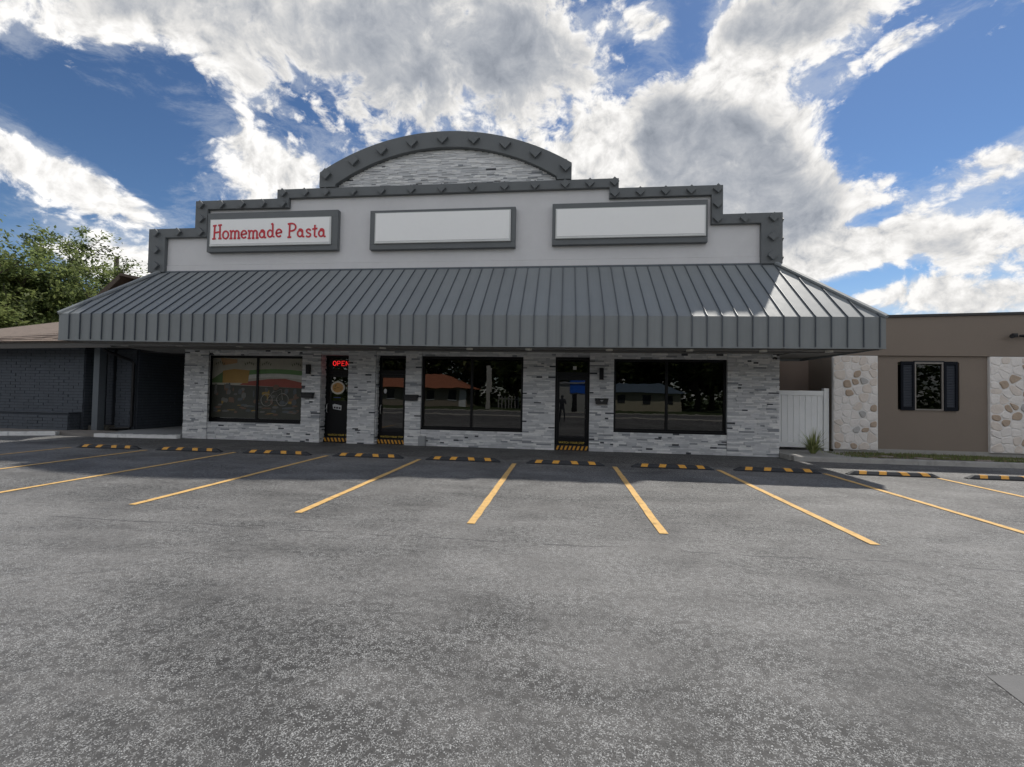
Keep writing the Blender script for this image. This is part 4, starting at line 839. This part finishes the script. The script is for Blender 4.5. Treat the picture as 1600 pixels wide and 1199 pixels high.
# ================================================================ TREE (left)
def make_tree(name, label, x, y, H_, R_, trunk_h, nleaf, ls, seed, group=None, sparse=1.0, mats=LEAF, lowz=.0, cat='tree'):
    r = random.Random(seed); t = thing(name, label, cat, (x, y, 0), group)
    tm = MB(); base = Vector((x, y, 0)); tips = []
    tm.tube([base, base+Vector((.1, 0, trunk_h*.5)), base+Vector((.05, .1, trunk_h))], [R_*.055, R_*.042, R_*.036], 8)
    def limb(p, d, L, rad, dep):
        pts = [p]; n = 5; dd = d.copy()
        for k in range(n):
            dd = (dd+Vector((r.gauss(0, .14), r.gauss(0, .14), r.gauss(.03, .10)))).normalized(); pts.append(pts[-1]+dd*L/n)
        tm.tube(pts, [rad*(1-.6*k/n) for k in range(n+1)], 5 if dep else 6, caps=False)
        if dep >= 2:
            tips.extend(pts[1:]); return
        nb = 6 if dep == 0 else 5
        for k in range(nb):
            q = pts[1+int(r.random()*(n-.01))]; a = r.uniform(0, 2*pi)
            nd = (dd*r.uniform(.5, 1)+Vector((cos(a), sin(a), r.uniform(-.35, .6)))*.85).normalized(); limb(q, nd, L*r.uniform(.45, .72), rad*.42, dep+1)
        limb(pts[-1], dd, L*.5, rad*.35, dep+1)
    for k in range(8):
        a = k*2*pi/8+r.uniform(-.3, .3); el = r.uniform(.25, 1.15)
        limb(base+Vector((0, 0, trunk_h*r.uniform(.7, 1))), Vector((cos(a)*cos(el), sin(a)*cos(el), sin(el))), R_*r.uniform(.55, .80)*(1 if el < .8 else (H_-trunk_h)/R_*.8), R_*.024, 0)
    part('trunk', tm, BARK, t)
    lm = MB(); per = nleaf/len(tips)
    for tp in tips:
        tone = r.choices((0, 1, 2), (5, 3, 3))[0]; ax = Vector((r.gauss(0, 1), r.gauss(0, 1), r.gauss(0, .35))).normalized(); sz = R_*.075*r.uniform(.6, 1.3)
        for k in range(int(per*r.uniform(.3, 1.7)*sparse)):
            u = r.uniform(-1, 1); c = tp+ax*u*sz*1.5+Vector((r.gauss(0, .32), r.gauss(0, .32), r.gauss(0, .26)))*sz
            if c.z < lowz: continue
            d = (ax*.8+Vector((r.gauss(0, .5), r.gauss(0, .5), r.gauss(-.1, .4)))).normalized(); s_ = d.cross(Vector((r.gauss(0, .5), r.gauss(0, .5), 1))).normalized(); L = ls*r.uniform(.6, 1.3); w_ = L*.24
            lm.quad(c, c+d*L*.5+s_*w_, c+d*L, c+d*L*.5-s_*w_, mi=tone if r.random() < .75 else r.randrange(3))
    me = lm; i = part('crown', me, mats, t)
    return t
make_tree('tree', 'big airy green tree rising behind the brick building at the left', -33.4, 22.5, 10.6, 7.6, 3.0, 95000, .24, 5)
make_tree('tree', 'smaller low green tree just left of the canopy corner, behind the shingle roof', -27.4, 22.0, 7.9, 4.2, 2.2, 24000, .22, 15)
make_tree('shrub', 'bushy dark green shrub mass low behind the shingle roof at the left photo edge', -33.5, 19.5, 6.5, 5.0, 1.2, 16000, .26, 17, cat='shrub')

# ================================================================ ACROSS THE STREET (seen mirrored in the shop windows)
struct('road', MB().box(-150, 150, -17, -9, -.029, -.004), ROADM, 'street beyond the parking lot')
struct('sidewalk', MB().box(-150, 150, -8.6, -7.22, -.028, .04).box(-150, 150, -18.6, -17.4, -.028, .05), mat('sidewalk_concrete', (.40, .38, .34), .9, .1, 2), 'pale concrete sidewalks along the street')
hs = thing('house', 'house with a hipped terracotta roof across the street, mirrored in the middle window', 'house', (-20, -32, 0))
part('wall', MB().box(-28, -12.6, -36, -31, 0, 2.5), mat('tan_wall', (.32, .28, .22), .9), hs)
mb = MB(); rf = [(-29, -37, 2.4), (-11.7, -37, 2.4), (-11.7, -30, 2.4), (-29, -30, 2.4), (-25, -33.5, 4.3), (-16.2, -33.5, 4.3)]; mb.v += rf; mb.f += [(0, 1, 5, 4), (1, 2, 5), (2, 3, 4, 5), (3, 0, 4), (3, 2, 1, 0)]; mb.m += [0]*5
part('roof', mb, TERRA, hs)
for x in (-26, -23, -20.3, -17.5, -14.5): o = part('window', MB().box(x-.5, x+.5, -31.0, -30.95, .9, 2.1), mat('house_glass', (.04, .045, .05), .15), hs); part('trim', MB().box(x-.58, x+.58, -30.99, -30.93, .8, .89), VINYL, o)
part('garage_door', MB().box(-13.6, -12.7, -31, -30.94, 0, 2.1), VINYL, hs)
hp = thing('house', 'pale low house with grey roof across the street, mirrored in the right window', 'house', (9, -30, 0))
part('wall', MB().box(5, 14, -34, -28.5, 0, 2.3), mat('cream_wall', (.42, .38, .28), .9), hp)
mb = MB(); mb.v += [(4.4, -34.6, 2.2), (14.6, -34.6, 2.2), (14.6, -27.9, 2.2), (4.4, -27.9, 2.2), (7, -31.3, 3.4), (12, -31.3, 3.4)]; mb.f += [(0, 1, 5, 4), (1, 2, 5), (2, 3, 4, 5), (3, 0, 4), (3, 2, 1, 0)]; mb.m += [0]*5
part('roof', mb, mat('blue_grey_roof', (.10, .14, .19), .8), hp)
for x in (7, 10, 12.6): part('window', MB().box(x-.45, x+.45, -28.5, -28.45, .9, 1.9), mat('house_glass', (.04, .045, .05), .15), hp)
ob = thing('kiosk', 'grey roadside kiosk with a bright blue panel across the street, mirrored in the glass door', 'kiosk', (1.2, -19.8, 0))
part('wall', MB().box(-.9, 3.2, -22.5, -19.6, 0, 2.9), mat('kiosk_wall', (.36, .36, .34), .8), ob); part('roof', MB().box(-1.1, 3.4, -22.7, -19.4, 2.9, 3.1), GREY, ob)
part('blue_panel', MB().box(.7, 3.0, -19.6, -19.52, 1.95, 3.35), mat('bright_blue_panel', (.02, .13, .60), .5), ob); part('door', MB().box(.9, 1.4, -19.6, -19.55, 0, 1.85), BLACKP, ob)
t = thing('sign_pole', 'tall pale square pole across the street, mirrored in the middle window', 'pole', (-8.4, -23, 0))
part('pole', MB().box(-8.6, -8.2, -23.2, -22.8, 0, 4.9), mat('pale_pole', (.5, .48, .44), .7), t); part('bracket', MB().box(-8.2, -8.02, -23.05, -22.95, 1.9, 4.7), mat('pale_pole', (.5, .48, .44), .7), t)
wf = thing('picket_fence', 'white fence beside the terracotta roofed house, mirrored in the middle window', 'fence', (-5, -28, 0))
for k in range(16): part('picket', MB().box(-8+k*.42, -7.86+k*.42, -28, -27.95, 0, 1.5), mat('weathered_picket', (.30, .29, .27), .8), wf)
part('rail', MB().box(-8, -1.5, -27.94, -27.9, 1.1, 1.2), mat('weathered_picket', (.30, .29, .27), .8), wf)
spots = [(-34, -30), (-13, -40), (-4, -37), (1, -30), (9, -38), (17, -33), (24, -27), (-22, -41), (-40, -24), (33, -36), (-6, -31), (4, -40), (-29, -41), (13, -42), (21, -40), (-46, -33), (28, -44), (-52, -26)]
protos = [make_tree('street_tree', 'x', 0, 0, 8.5, 4.6, 1.8, 3400, .62, 50+k, mats=[LEAF[2], LEAF[0], LEAF[2]]) for k in range(2)]
where = ['far left of the kiosk, beyond the road', 'right behind the terracotta roof', 'behind the white fence', 'right behind the blue kiosk', 'behind the pale low house', 'right of the pale low house', 'by the road, well right of the pale low house', 'far behind the terracotta roofed house', 'near the road, left of the terracotta house', 'farthest right', 'beside the pale sign pole', 'farthest back, behind the kiosk', 'behind the left half of the terracotta house', 'farthest back, behind the pale low house', 'back row, right of the pale low house', 'farthest left but one, set back from the road', 'farthest right but one, back row', 'last one at the far left, near the road']
for i, (x, y) in enumerate(spots):
    p = protos[i % 2]
    if i < 2: o = p
    else:
        o = p.copy(); COL.objects.link(o)
        for c in list(p.children):
            d = c.copy(); COL.objects.link(d); d.parent = o
    o.location = (x, y, 0); o.rotation_euler[2] = i*1.3; s_ = 1.25+.5*((i*37) % 10)/10; o.scale = (s_, s_, s_)
    tag(o, 'dark leafy tree across the street, '+where[i], 'tree', 'trees across the street')
hg = MB(); r = random.Random(77)
for k in range(34000):
    x = r.uniform(-110, 110); y = -45+r.gauss(0, .8); z = r.uniform(0, 12); a = r.uniform(0, pi); L = r.uniform(.6, 1.2)
    if z > 9.5+2.5*sin(x*.35)+1.5*sin(x*.9+1): continue
    hg.quad((x, y, z), (x+cos(a)*L*.5, y+r.uniform(-.3, .3), z+L*.25), (x+cos(a)*L, y+sin(a)*.3, z), (x+cos(a)*L*.5, y, z-L*.25), mi=r.choice((0, 0, 1)))
tag(part('woodland', hg, [LEAF[2], LEAF[0]], None), 'dark wall of woodland far behind the houses across the street', 'woodland', kind='stuff')
# photographer mirrored in the door
def person(x, y):
    V = [(0, 0, .95), (0, 0, 1.18), (0, .01, 1.38), (0, .01, 1.50), (0, 0, 1.62), (0, 0, 1.70),
         (-.10, 0, .90), (-.12, .02, .50), (-.13, -.02, .10), (-.13, .10, .05), (.10, 0, .90), (.12, .02, .50), (.13, -.02, .10), (.13, .10, .05),
         (-.19, 0, 1.40), (-.24, .06, 1.15), (-.10, .26, 1.33), (.19, 0, 1.40), (.24, .06, 1.15), (.10, .26, 1.33)]
    E_ = [(0, 1), (1, 2), (2, 3), (3, 4), (4, 5), (0, 6), (6, 7), (7, 8), (8, 9), (0, 10), (10, 11), (11, 12), (12, 13), (2, 14), (14, 15), (15, 16), (2, 17), (17, 18), (18, 19)]
    Rr = [.15, .13, .14, .055, .10, .08, .095, .065, .045, .04, .095, .065, .045, .04, .065, .045, .035, .065, .045, .035]
    me = bpy.data.meshes.new('person'); me.from_pydata(V, E_, []); o = link('person', me, None, Matrix.Translation((x, y, 0)))
    o.modifiers.new('skin', 'SKIN'); o.modifiers.new('sub', 'SUBSURF').levels = 1; o.modifiers['sub'].render_levels = 2
    for i, rr in enumerate(Rr): me.skin_vertices[0].data[i].radius = (rr, rr*.8); me.skin_vertices[0].data[i].use_root = (i == 0)
    me.materials.append(mat('dark_clothing', (.04, .045, .055), .85)); return o
tag(person(-.05, -.55), 'person in dark clothes standing in the lot, mirrored in the glass door', 'person')
